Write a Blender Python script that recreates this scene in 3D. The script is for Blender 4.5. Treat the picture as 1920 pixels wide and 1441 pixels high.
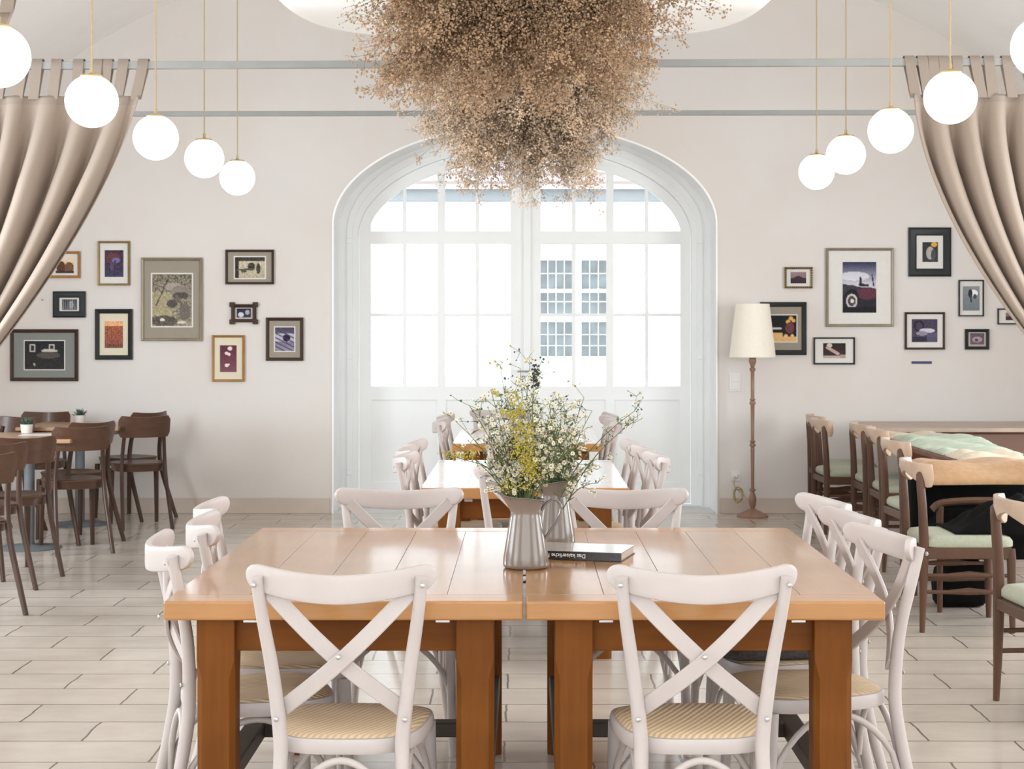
import bpy, math, random
import numpy as np
from mathutils import Vector, Matrix, noise
for o in list(bpy.data.objects): bpy.data.objects.remove(o)
SC = bpy.context.scene
C = SC.collection
PI = math.pi
# ------------------------------------------------------------------ camera, world, lights, exposure
F, VX, VY, CH = 3200.0, 984.0, 620.0, 1.45          # focal length in px, vanishing point, eye height
cam = bpy.data.objects.new('camera', bpy.data.cameras.new('camera')); C.objects.link(cam)
cam.location = (0, 0, CH); cam.rotation_euler = (PI/2, 0, 0)
cam.data.sensor_width = 36; cam.data.lens = F/1920*36
cam.data.shift_x = -(VX-960)/1920; cam.data.shift_y = (VY-720.5)/1920
cam.data.clip_end = 200
cam.data.dof.use_dof = True; cam.data.dof.focus_distance = 4.6; cam.data.dof.aperture_fstop = 20
SC.camera = cam
W = bpy.data.worlds.new('world'); SC.world = W; W.use_nodes = True
bg = W.node_tree.nodes['Background']; bg.inputs[0].default_value = (.90, .955, 1.0, 1); bg.inputs[1].default_value = 7.0
SC.view_settings.view_transform = 'Standard'; SC.view_settings.look = 'None'
SC.view_settings.exposure = -0.80; SC.view_settings.gamma = 1.0; SC.view_settings.use_curve_mapping = False
SC.cycles.use_denoising = True
SC.cycles.max_bounces = 8; SC.cycles.diffuse_bounces = 5; SC.cycles.transparent_max_bounces = 12
SC.cycles.caustics_reflective = False; SC.cycles.caustics_refractive = False
SC.cycles.sample_clamp_indirect = 6
def area(name, loc, rot, sx, sy, power, col=(1, 1, 1)):
    l = bpy.data.lights.new(name, 'AREA'); l.shape = 'RECTANGLE'; l.size = sx; l.size_y = sy
    l.energy = power; l.color = col
    o = bpy.data.objects.new(name, l); C.objects.link(o); o.location = loc; o.rotation_euler = rot
    return o
REAR, SIDE = 95, 130
area('rear_unseen_window_fill', (0, -3.0, 2.1), (PI/2, 0, 0), 7.5, 2.9, REAR, (1.0, .97, .94))  # fill light added in an unseen opening behind the camera
for k, (yy, SIDE) in enumerate(((1.2, 70), (5.2, 120), (9.2, 260))):  # area lights added in unseen side openings to fill the room
    area('left_unseen_window_fill', (-5.02, yy, 1.55), (0, -PI/2, 0), 1.5, 1.9, SIDE, (.86, .93, 1.0))
    area('right_unseen_window_fill', (5.02, yy, 1.55), (0, PI/2, 0), 1.5, 1.9, SIDE*.8, (.93, .96, 1.0))
def P3(px, py, d): return Vector(((px-VX)/F*d, d, CH-(py-VY)/F*d))
def PX(px, d): return (px-VX)/F*d
def PZ(py, d): return CH-(py-VY)/F*d
# ------------------------------------------------------------------ materials
def L(c): return tuple(x/12.92 if x <= .04045 else ((x+.055)/1.055)**2.4 for x in [v/255 for v in c]) + (1,)
MATS = {}
def mat(name, col, rough=.5, metal=0, coat=0, emit=None, estr=0, build=None, spec=.5, trans=0, sheen=0):
    m = bpy.data.materials.new(name); m.use_nodes = True; nt = m.node_tree; b = nt.nodes['Principled BSDF']
    c = L(col) if max(col) > 1.001 else tuple(col)+(1,)
    b.inputs['Base Color'].default_value = c; b.inputs['Roughness'].default_value = rough
    b.inputs['Metallic'].default_value = metal; b.inputs['Specular IOR Level'].default_value = spec
    b.inputs['Coat Weight'].default_value = coat; b.inputs['Coat Roughness'].default_value = .12
    if sheen: b.inputs['Sheen Weight'].default_value = sheen
    if emit: b.inputs['Emission Color'].default_value = L(emit); b.inputs['Emission Strength'].default_value = estr
    if build: build(nt, b, c)
    MATS[name] = m
    return m
def nd(nt, t, **k):
    n = nt.nodes.new(t)
    for a, v in k.items(): setattr(n, a, v)
    return n
def coords(nt, scale=(1, 1, 1), rot=(0, 0, 0), loc=(0, 0, 0), kind='Object'):
    tc = nd(nt, 'ShaderNodeTexCoord'); mp = nd(nt, 'ShaderNodeMapping')
    mp.inputs['Scale'].default_value = scale; mp.inputs['Rotation'].default_value = rot; mp.inputs['Location'].default_value = loc
    nt.links.new(tc.outputs[kind], mp.inputs[0]); return mp.outputs[0]
def noise_ramp(nt, vec, scale, c0, c1, p0=.35, p1=.65, detail=4, rough=.55, dist=0):
    n = nd(nt, 'ShaderNodeTexNoise'); n.inputs['Scale'].default_value = scale; n.inputs['Detail'].default_value = detail
    n.inputs['Roughness'].default_value = rough; n.inputs['Distortion'].default_value = dist
    nt.links.new(vec, n.inputs['Vector'])
    r = nd(nt, 'ShaderNodeValToRGB'); r.color_ramp.elements[0].position = p0; r.color_ramp.elements[1].position = p1
    r.color_ramp.elements[0].color = c0; r.color_ramp.elements[1].color = c1
    nt.links.new(n.outputs['Fac'], r.inputs[0]); return r.outputs[0], n.outputs['Fac']
def mixc(nt, f, a, b, mode='MIX'):
    m = nd(nt, 'ShaderNodeMix', data_type='RGBA', blend_type=mode)
    if isinstance(f, (int, float)): m.inputs[0].default_value = f
    else: nt.links.new(f, m.inputs[0])
    for s, v in ((m.inputs[6], a), (m.inputs[7], b)):
        if isinstance(v, tuple): s.default_value = v
        else: nt.links.new(v, s)
    return m.outputs[2]
def bump(nt, b, h, strength=.2, dist=.01):
    n = nd(nt, 'ShaderNodeBump'); n.inputs['Strength'].default_value = strength; n.inputs['Distance'].default_value = dist
    nt.links.new(h, n.inputs['Height']); nt.links.new(n.outputs[0], b.inputs['Normal'])
def sc(c, k): return (c[0]*k, c[1]*k, c[2]*k, 1)
def wood(axis=1, amt=.35, fine=1.0, tint=(1, .9, .8)):
    def f(nt, b, c):
        s = [14*fine]*3; s[axis] = 1.1*fine
        v = coords(nt, tuple(s))
        c1, fac = noise_ramp(nt, v, 2.0, sc(c, 1-amt), sc(c, 1+amt*.6), .3, .7, 6, .6, .8)
        v2 = coords(nt, (1.7, 1.7, 1.7))
        c2, _ = noise_ramp(nt, v2, 1.6, sc(c, .70), sc(c, 1.16))
        o = mixc(nt, .45, c1, c2)
        nt.links.new(o, b.inputs['Base Color']); bump(nt, b, fac, .12, .002)
    return f
def plaster(c_b, amt=.5, z0=None):
    def f(nt, b, c):
        v = coords(nt, (1, 1, 1))
        o, _ = noise_ramp(nt, v, .7, c, L(c_b), .38, .68, 5, .55)
        o2, fac = noise_ramp(nt, v, 9, c, sc(c, .96), .3, .7, 6, .6)
        o3 = mixc(nt, .35, o, o2)
        nt.links.new(o3, b.inputs['Base Color']); bump(nt, b, fac, .08, .004)
    return f
def mottled(amt=.12, scale=6, bumps=.1):
    def f(nt, b, c):
        o, fac = noise_ramp(nt, coords(nt), scale, sc(c, 1-amt), sc(c, 1+amt), .3, .7)
        nt.links.new(o, b.inputs['Base Color'])
        if bumps: bump(nt, b, fac, bumps, .003)
    return f
def petalglow(nt, b, c):
    o, fac = noise_ramp(nt, coords(nt), 7, sc(c, .72), sc(c, 1.22), .3, .7)
    nt.links.new(o, b.inputs['Base Color'])
    t = nd(nt, 'ShaderNodeBsdfTranslucent'); nt.links.new(o, t.inputs[0])
    mx = nd(nt, 'ShaderNodeMixShader'); mx.inputs[0].default_value = .45; out = nt.nodes['Material Output']
    nt.links.new(b.outputs[0], mx.inputs[1]); nt.links.new(t.outputs[0], mx.inputs[2]); nt.links.new(mx.outputs[0], out.inputs[0])
M_wall = mat('wall_plaster', (.745, .715, .69), .85, build=plaster((219, 208, 198)))
M_ceil = mat('ceiling_plaster', (.95, .945, .93), .9, build=mottled(.03, 2, .05))
M_band = mat('baseboard_paint', (.62, .53, .46), .75, build=mottled(.06, 3, .08))
M_white = mat('white_joinery_paint', (.90, .92, .92), .38, build=mottled(.02, 3, .03))
M_reveal = mat('white_reveal_plaster', (.97, .975, .975), .25, build=mottled(.01, 3, .02))
M_oval = mat('white_panel_added_glow', (.95, .95, .94), .7, emit=(255, 252, 246), estr=.38, build=mottled(.02, 1.5, 0))  # faint emission added to brighten the panel, not a known lamp
M_rod = mat('grey_painted_metal', (.33, .335, .33), .45, build=mottled(.05, 8, 0))
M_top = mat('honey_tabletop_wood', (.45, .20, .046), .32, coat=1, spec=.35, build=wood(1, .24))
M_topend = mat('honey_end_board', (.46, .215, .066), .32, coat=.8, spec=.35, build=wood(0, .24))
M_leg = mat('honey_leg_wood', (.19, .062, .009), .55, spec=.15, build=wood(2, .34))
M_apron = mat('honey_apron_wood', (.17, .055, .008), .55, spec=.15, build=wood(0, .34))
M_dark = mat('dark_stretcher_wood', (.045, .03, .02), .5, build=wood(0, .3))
M_paint = mat('greige_chair_paint', (.54, .485, .465), .42, build=mottled(.03, 12, .03))
M_steel = mat('screw_steel', (.55, .55, .56), .3, 1, build=mottled(.03, 40, 0))
M_brown = mat('walnut_brown_wood', (.065, .030, .018), .4, spec=.4, build=wood(2, .35))
M_brownp = mat('walnut_brown_panel', (.095, .043, .024), .36, spec=.4, coat=.15, build=wood(0, .35))
M_oak = mat('cafe_table_wood', (.42, .24, .13), .35, coat=.2, build=wood(0, .28))
M_iron = mat('grey_iron', (.14, .16, .17), .5, build=mottled(.1, 10, 0))
M_teak = mat('teak_chair_wood', (.105, .050, .028), .45, spec=.35, build=wood(2, .3))
M_rail = mat('pale_beech_rail', (.56, .40, .29), .35, coat=.3, build=wood(1, .12))
M_green = mat('sage_green_fabric', (.40, .42, .32), .9, sheen=.1, build=mottled(.08, 60, .2))
M_mahog = mat('mahogany_table_wood', (.15, .042, .014), .4, spec=.3, build=wood(0, .35))
M_pale = mat('pale_table_wood', (.47, .36, .28), .4, build=wood(0, .2))
M_tan = mat('tan_blanket', (.42, .25, .125), .9, sheen=.1, build=mottled(.1, 30, .2))
M_cream = mat('cream_blanket', (.62, .53, .40), .9, sheen=.1, build=mottled(.08, 30, .2))
M_mint = mat('mint_blanket', (.46, .53, .41), .9, sheen=.1, build=mottled(.08, 30, .2))
M_black = mat('black_cloth', (.006, .006, .006), .95, spec=.1, build=mottled(.2, 20, .3))
M_jug = mat('taupe_enamel', (.205, .17, .145), .22, coat=.35, spec=.4, build=mottled(.02, 10, 0))
M_jugrim = mat('taupe_enamel_dark', (.16, .14, .13), .2, coat=.4, build=mottled(.02, 10, 0))
M_brass = mat('brass', (.52, .41, .22), .4, .7, build=mottled(.05, 30, 0))
M_lampwood = mat('turned_lamp_wood', (.30, .165, .105), .4, coat=.2, build=wood(2, .25))
M_shade = mat('cream_shade', (.86, .80, .70), .8, emit=(255, 240, 214), estr=.06, build=mottled(.02, 30, 0))
M_plastic = mat('white_plastic', (.76, .745, .73), .4, build=mottled(.01, 20, 0))
M_cord = mat('gold_cord', (.46, .36, .16), .5, build=mottled(.05, 40, 0))
M_pot = mat('pot_white', (.72, .70, .66), .5, build=mottled(.04, 40, 0))
M_leafd = mat('succulent_green', (.07, .12, .08), .6, build=mottled(.4, 60, 0))
M_stem = mat('green_stem', (.10, .135, .04), .6, build=mottled(.3, 60, 0))
M_leaf = mat('leaf_green', (.15, .20, .07), .6, build=mottled(.35, 40, 0))
M_petal = mat('white_petal', (.74, .70, .56), .7, build=mottled(.08, 90, 0))
M_eye = mat('daisy_eye', (.42, .34, .10), .7, build=mottled(.3, 90, 0))
M_yellow = mat('goldenrod_yellow', (.43, .36, .045), .8, build=mottled(.3, 60, 0))
M_seed = mat('dark_seed_head', (.05, .05, .04), .8, build=mottled(.4, 60, 0))
M_dry = mat('dried_floret_shade_tone', (.70, .52, .35), .9, build=petalglow)  # upper bunch: its shade is put into this darker floret colour
M_dry2 = mat('dried_floret_pale', (.88, .75, .60), .9, build=petalglow)
M_drystem = mat('dried_stem', (.16, .09, .05), .8, build=mottled(.3, 30, 0))
M_navy = mat('navy_strip', (.02, .035, .11), .5, build=mottled(.1, 20, 0))
M_cover = mat('book_cover_black', (.02, .02, .025), .2, coat=.5, build=mottled(.1, 20, 0))
M_cover2 = mat('book_cover_pale', (.42, .38, .34), .15, coat=.6, build=mottled(.25, 14, 0))
M_pages = mat('book_pages', (.60, .50, .42), .8, build=mottled(.08, 200, 0))
M_ink = mat('white_ink', (.85, .85, .85), .5, build=mottled(.01, 20, 0))
M_globe = mat('opal_globe_glow', (.9, .88, .84), .4, emit=(255, 243, 224), estr=5.0, build=mottled(.01, 4, 0))
M_cushion = mat('dark_knit_cushion', (.075, .062, .058), .95, build=mottled(.35, 120, .5))
def cane(nt, b, c):
    v = coords(nt, (1, 1, 1), (0, 0, .45))
    w = nd(nt, 'ShaderNodeTexWave', wave_type='BANDS', bands_direction='X'); w.inputs['Scale'].default_value = 20
    w.inputs['Distortion'].default_value = .6; w.inputs['Detail'].default_value = 1; nt.links.new(v, w.inputs[0])
    w2 = nd(nt, 'ShaderNodeTexWave', wave_type='BANDS', bands_direction='Y'); w2.inputs['Scale'].default_value = 70
    nt.links.new(v, w2.inputs[0])
    r = nd(nt, 'ShaderNodeValToRGB'); r.color_ramp.elements[0].color = sc(c, .84); r.color_ramp.elements[1].color = sc(c, 1.12)
    r.color_ramp.elements[0].position = .05; r.color_ramp.elements[1].position = .6
    nt.links.new(w.outputs['Fac'], r.inputs[0])
    o = mixc(nt, .2, r.outputs[0], w2.outputs['Color'], 'MULTIPLY')
    nt.links.new(o, b.inputs['Base Color']); bump(nt, b, w.outputs['Fac'], .45, .004)
M_cane = mat('woven_cane', (.76, .585, .38), .65, build=cane)
def curtain_mat(nt, b, c):
    o, fac = noise_ramp(nt, coords(nt, (1, 1, 1)), 240, sc(c, .93), sc(c, 1.05))
    nt.links.new(o, b.inputs['Base Color']); bump(nt, b, fac, .15, .001)
    t = nd(nt, 'ShaderNodeBsdfTranslucent'); t.inputs[0].default_value = (.55, .37, .24, 1)
    mx = nd(nt, 'ShaderNodeMixShader'); mx.inputs[0].default_value = .22
    out = nt.nodes['Material Output']
    nt.links.new(b.outputs[0], mx.inputs[1]); nt.links.new(t.outputs[0], mx.inputs[2]); nt.links.new(mx.outputs[0], out.inputs[0])
M_curtain = mat('beige_linen', (.45, .37, .305), .9, sheen=.1, build=curtain_mat)
M_hem = mat('beige_linen_hem', (.40, .335, .28), .9, build=curtain_mat)
def glass(nt, b, c):
    out = nt.nodes['Material Output']; g = nd(nt, 'ShaderNodeBsdfGlossy'); g.inputs['Roughness'].default_value = .03
    t = nd(nt, 'ShaderNodeBsdfTransparent'); t.inputs[0].default_value = (.95, .98, .99, 1)
    fr = nd(nt, 'ShaderNodeFresnel'); fr.inputs[0].default_value = 1.45
    mx = nd(nt, 'ShaderNodeMixShader'); nt.links.new(fr.outputs[0], mx.inputs[0])
    nt.links.new(t.outputs[0], mx.inputs[1]); nt.links.new(g.outputs[0], mx.inputs[2]); nt.links.new(mx.outputs[0], out.inputs[0])
M_glass = mat('window_glass', (1, 1, 1), .05, build=glass)
def floor_mat(nt, b, c):
    v = coords(nt, (1, 1, 1), (0, 0, 0), (.06, -.14+.295*.0, 0))
    n = nd(nt, 'ShaderNodeTexNoise'); n.inputs['Scale'].default_value = 7; n.inputs['Detail'].default_value = 3
    nt.links.new(v, n.inputs['Vector'])
    va = nd(nt, 'ShaderNodeVectorMath', operation='MULTIPLY_ADD'); va.inputs[1].default_value = (.022, .008, 0); nt.links.new(n.outputs['Color'], va.inputs[0]); nt.links.new(v, va.inputs[2])
    br = nd(nt, 'ShaderNodeTexBrick'); br.offset = .5; br.squash = 1
    br.inputs['Scale'].default_value = 1; br.inputs['Brick Width'].default_value = .6; br.inputs['Row Height'].default_value = .295
    br.inputs['Mortar Size'].default_value = .0045; br.inputs['Mortar Smooth'].default_value = .25; br.inputs['Bias'].default_value = 0
    br.inputs['Color1'].default_value = sc(c, .96); br.inputs['Color2'].default_value = sc(c, 1.05); br.inputs['Mortar'].default_value = (.16, .125, .10, 1)
    nt.links.new(va.outputs[0], br.inputs['Vector'])
    o, fac = noise_ramp(nt, coords(nt, (1, 1.6, 1)), 3.0, (.90, .88, .86, 1), (1.04, 1.03, 1.01, 1), .3, .7, 6, .6)
    col = mixc(nt, 1.0, br.outputs['Color'], o, 'MULTIPLY')
    nt.links.new(col, b.inputs['Base Color'])
    inv = nd(nt, 'ShaderNodeMath', operation='SUBTRACT'); inv.inputs[0].default_value = 1; nt.links.new(br.outputs['Fac'], inv.inputs[1])
    n2 = nd(nt, 'ShaderNodeTexNoise'); n2.inputs['Scale'].default_value = 3.5; n2.inputs['Detail'].default_value = 5
    nt.links.new(coords(nt, (1, 1, 1)), n2.inputs['Vector'])
    ad = nd(nt, 'ShaderNodeMath', operation='MULTIPLY_ADD'); ad.inputs[1].default_value = .55
    nt.links.new(n2.outputs['Fac'], ad.inputs[0]); nt.links.new(inv.outputs[0], ad.inputs[2])
    bump(nt, b, ad.outputs[0], .28, .006)
    mr = nd(nt, 'ShaderNodeMapRange'); mr.inputs[3].default_value = .10; mr.inputs[4].default_value = .24
    nt.links.new(fac, mr.inputs[0]); nt.links.new(mr.outputs[0], b.inputs['Roughness'])
M_floor = mat('pale_stone_paving', (.57, .515, .455), .25, spec=.6, build=floor_mat)
M_fac = mat('outside_facade', (.86, .86, .85), .9, build=mottled(.02, 1, 0))
M_extglass = mat('outside_window_glass', (.15, .18, .19), .3, build=mottled(.5, 5, 0))
M_extcorn = mat('outside_cornice', (.26, .27, .28), .8, build=mottled(.1, 2, 0))
def roof_m(nt, b, c):
    w = nd(nt, 'ShaderNodeTexWave', wave_type='BANDS', bands_direction='Z'); w.inputs['Scale'].default_value = 2.2
    nt.links.new(coords(nt), w.inputs[0])
    nt.links.new(mixc(nt, w.outputs['Fac'], sc(c, .55), sc(c, 1.2)), b.inputs['Base Color'])
M_roof = mat('outside_roof_tiles', (.42, .33, .31), .8, build=roof_m)
M_yard = mat('outside_paving', (.7, .7, .69), .9, build=mottled(.05, 1, 0))
# ------------------------------------------------------------------ mesh helpers
class MB:
    def __init__(s): s.v = []; s.f = []; s.mi = []; s.cur = 0
    def add(s, vs, fs):
        b = len(s.v); s.v += [tuple(x) for x in vs]; s.f += [tuple(b+i for i in f) for f in fs]; s.mi += [s.cur]*len(fs)
    def box(s, x0, x1, y0, y1, z0, z1, m=None):
        vs = [Vector((x, y, z)) for z in (z0, z1) for y in (y0, y1) for x in (x0, x1)]
        if m: vs = [m @ q for q in vs]
        s.add(vs, [(0, 2, 3, 1), (4, 5, 7, 6), (0, 1, 5, 4), (2, 6, 7, 3), (0, 4, 6, 2), (1, 3, 7, 5)])
    def loft(s, rings, cap=True, closed=False):
        n = len(rings[0]); vs = [p for r in rings for p in r]; fs = []
        m = len(rings)
        for i in range(m if closed else m-1):
            for j in range(n):
                a, b2 = i*n+j, i*n+(j+1) % n; c = ((i+1) % m)*n+(j+1) % n; d = ((i+1) % m)*n+j
                fs.append((a, b2, c, d))
        if cap and not closed: fs += [tuple(range(n-1, -1, -1)), tuple(range((m-1)*n, m*n))]
        s.add(vs, fs)
    def tube(s, path, r, n=8, closed=False, flat=1.0, up=None):
        path = [Vector(p) for p in path]; m = len(path); rings = []
        prev = None
        for i, p in enumerate(path):
            a = path[(i-1) % m] if (closed or i > 0) else p; b = path[(i+1) % m] if (closed or i < m-1) else p
            t = (b-a).normalized()
            if prev is None:
                u = Vector(up) if up else (Vector((0, 0, 1)) if abs(t.z) < .9 else Vector((1, 0, 0)))
            else: u = prev
            x = (u-t*u.dot(t)).normalized(); y = t.cross(x); prev = x
            rr = r[i] if isinstance(r, (list, tuple)) else r
            rings.append([p+x*(rr*math.cos(k*2*PI/n))+y*(rr*flat*math.sin(k*2*PI/n)) for k in range(n)])
        s.loft(rings, True, closed)
    def ribbon(s, path, wd, nd_, w, th, prof=None):
        """section swept along path: wd width directions, nd_ thickness directions"""
        rings = []
        for i, p in enumerate(path):
            p = Vector(p); a = Vector(wd[i]); b = Vector(nd_[i]); ww = (w[i] if isinstance(w, (list, tuple)) else w)/2; t = (th[i] if isinstance(th, (list, tuple)) else th)/2
            q = min(ww, t)*.45
            pts = [(ww, t-q), (ww-q, t), (-ww+q, t), (-ww, t-q), (-ww, -t+q), (-ww+q, -t), (ww-q, -t), (ww, -t+q)]
            rings.append([p+a*u+b*v for u, v in pts])
        s.loft(rings)
    def lathe(s, prof, n=24, c=(0, 0, 0), cap=True):
        rings = [[Vector((c[0]+r*math.cos(k*2*PI/n), c[1]+r*math.sin(k*2*PI/n), c[2]+z)) for k in range(n)] for r, z in prof]
        s.loft(rings, cap)
    def build(s, name, mats, parent=None, smooth=40, bevel=0, seg=2):
        me = bpy.data.meshes.new(name); me.from_pydata(s.v, [], s.f)
        mats = mats if isinstance(mats, (list, tuple)) else [mats]
        for m in mats: me.materials.append(m)
        if len(mats) > 1: me.polygons.foreach_set('material_index', s.mi)
        if smooth:
            me.polygons.foreach_set('use_smooth', [True]*len(me.polygons))
            try: me.set_sharp_from_angle(angle=math.radians(smooth))
            except Exception: pass
        me.update()
        o = bpy.data.objects.new(name, me); C.objects.link(o)
        if parent: o.parent = parent
        if bevel:
            b = o.modifiers.new('bevel', 'BEVEL'); b.width = bevel; b.segments = seg; b.limit_method = 'ANGLE'; b.angle_limit = .7
        return o
def tag(o, label=None, cat=None, group=None, kind=None):
    for k, v in (('label', label), ('category', cat), ('group', group), ('kind', kind)):
        if v: o[k] = v
    return o
def empty(name, loc=(0, 0, 0), rz=0, **k):
    o = bpy.data.objects.new(name, None); C.objects.link(o); o.location = loc; o.rotation_euler = (0, 0, rz); o.empty_display_size = .1
    return tag(o, **k)
def copy_tree(o, parent=None):
    c = o.copy(); C.objects.link(c); c.parent = parent
    for ch in [x for x in o.children]: copy_tree(ch, c)
    return c
def spline(pts, n=12):
    """Catmull-Rom through pts"""
    pts = [Vector(p) for p in pts]; out = []
    P = [pts[0]*2-pts[1]]+pts+[pts[-1]*2-pts[-2]]
    for i in range(1, len(P)-2):
        for k in range(n):
            t = k/n; a, b, c, d = P[i-1], P[i], P[i+1], P[i+2]
            out.append(.5*((2*b)+(c-a)*t+(2*a-5*b+4*c-d)*t*t+(3*b-a-3*c+d)*t**3))
    out.append(pts[-1]); return out
def bez(a, b, c, n=20):
    a, b, c = Vector(a), Vector(b), Vector(c)
    return [a*(1-t)**2+b*2*t*(1-t)+c*t*t for t in [k/n for k in range(n+1)]]
def plate(name, outer, holes, y0, y1, m, parent=None, bevel=0, M=None):
    """flat plate with holes; outline in x,z, running from y0 to y1"""
    cu = bpy.data.curves.new(name, 'CURVE'); cu.dimensions = '2D'; cu.fill_mode = 'BOTH'; cu.extrude = abs(y1-y0)/2
    for poly in [outer]+list(holes):
        sp = cu.splines.new('POLY'); sp.points.add(len(poly)-1); sp.use_cyclic_u = True
        for p, (x, z) in zip(sp.points, poly): p.co = (x, z, 0, 1)
    t = bpy.data.objects.new('t', cu); C.objects.link(t)
    dg = bpy.context.evaluated_depsgraph_get(); me = bpy.data.meshes.new_from_object(t.evaluated_get(dg))
    bpy.data.objects.remove(t)
    for v in me.vertices:
        x, y, z = v.co; q = Vector((x, (y0+y1)/2-z, y)); v.co = M @ q if M else q
    me.materials.clear(); me.materials.append(m)
    o = bpy.data.objects.new(name, me); C.objects.link(o)
    if parent: o.parent = parent
    w = o.modifiers.new('weld', 'WELD'); w.merge_threshold = .0003
    if bevel:
        b = o.modifiers.new('bevel', 'BEVEL'); b.width = bevel; b.segments = 2; b.limit_method = 'ANGLE'; b.angle_limit = .7
    return o
def rrect(w, h, r, n=5):
    out = []
    for cx, cy, a0 in ((w-r, h-r, 0), (-w+r, h-r, 90), (-w+r, -h+r, 180), (w-r, -h+r, 270)):
        for k in range(n+1):
            a = math.radians(a0+90*k/n); out.append((cx+r*math.cos(a), cy+r*math.sin(a)))
    return out
random.seed(7)
# ------------------------------------------------------------------ the room
YW = 13.56                                            # inner face of the end wall
WT = .46                                              # its thickness
def ell(a, b, zs, n=48, x0=None, x1=None):
    return [(a*math.cos(PI*k/n), zs+b*math.sin(PI*k/n)) for k in range(n+1)]
f_ = MB(); f_.box(-5.3, 5.3, -3.4, YW+.02, -.1, 0); tag(f_.build('floor', M_floor, smooth=0), kind='structure')
f_ = MB(); f_.box(-1.53, 1.53, YW+.02, YW+WT+.3, -.1, .004); tag(f_.build('trim_1', M_yard, smooth=0), kind='structure')
tag(plate('wall_back', [(-5.3, -.1), (5.3, -.1), (5.3, 6), (-5.3, 6)], [[(1.53, -.05), *ell(1.53, .79, 2.30), (-1.53, -.05)]], YW, YW+WT, M_wall), kind='structure')
# white painted reveal lining the arch
rv = MB(); rings = []
outl = [(1.53, 0), *ell(1.53, .79, 2.30, 64), (-1.53, 0)]; inl = [(x*.992, z-.012 if z > .1 else z) for x, z in outl]
for (x, z), (x2, z2) in zip(outl, inl):
    rings.append([Vector((x, YW-.012, z)), Vector((x, YW+WT, z)), Vector((x2, YW+WT, z2)), Vector((x2, YW-.012, z2))])
rv.loft(rings); tag(rv.build('trim_2', M_reveal, smooth=50), kind='structure')
RM = Matrix.Rotation(PI/2, 4, 'Z')
def sidewall(name, x, sgn):
    hs = [[(a-.95, .8), (a+.95, .8), (a+.95, 2.3), (a-.95, 2.3)] for a in (1.2, 5.2, 9.2)]
    tag(plate(name, [(-3.4, -.1), (YW+.3, -.1), (YW+.3, 3.2), (-3.4, 3.2)], hs, 0, .3, M_wall, M=Matrix.Translation((x, 0, 0)) @ RM), kind='structure')
sidewall('wall_left', -5.0, -1); sidewall('wall_right', 5.3, 1)
tag(plate('wall_front', [(-5.3, -.1), (5.3, -.1), (5.3, 6), (-5.3, 6)], [[(-3.8, .6), (3.8, .6), (3.8, 3.6), (-3.8, 3.6)]], -3.4, -3.1, M_wall), kind='structure')
cr = MB(); R = 6.6; zc = 4.68-R; rings = []
for k in range(41):
    a = math.radians(-53+106*k/40)
    rings.append([Vector((R*math.sin(a), y, zc+R*math.cos(a))) for y in (-3.4, YW+.1)]+[Vector(((R+.2)*math.sin(a), y, zc+(R+.2)*math.cos(a))) for y in (YW+.1, -3.4)])
cr.loft(rings); tag(cr.build('ceiling', M_ceil, smooth=60), kind='structure')
# shallow groin ribs on the vault (creases seen in the upper corners)
for sgn in (-1, 1):
    g = MB(); pts = []
    for k in range(25):
        t = k/24; x = sgn*(4.6-3.2*t); a = math.asin(x/R); y = 8.4+4.6*t**1.4
        pts.append((x, y, zc+R*math.cos(a)-.005))
    g.tube(pts, .02, 8); tag(g.build('trim_3' if sgn < 0 else 'trim_4', M_ceil), kind='structure')
for sgn, nm in ((-1, 'baseboard_left'), (1, 'baseboard_right')):
    b = MB(); x0, x1 = sorted((sgn*1.55, sgn*5.0)); b.box(x0, x1, YW-.012, YW+.01, 0, .125)
    tag(b.build(nm, M_band, smooth=0, bevel=.004), kind='structure')
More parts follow.
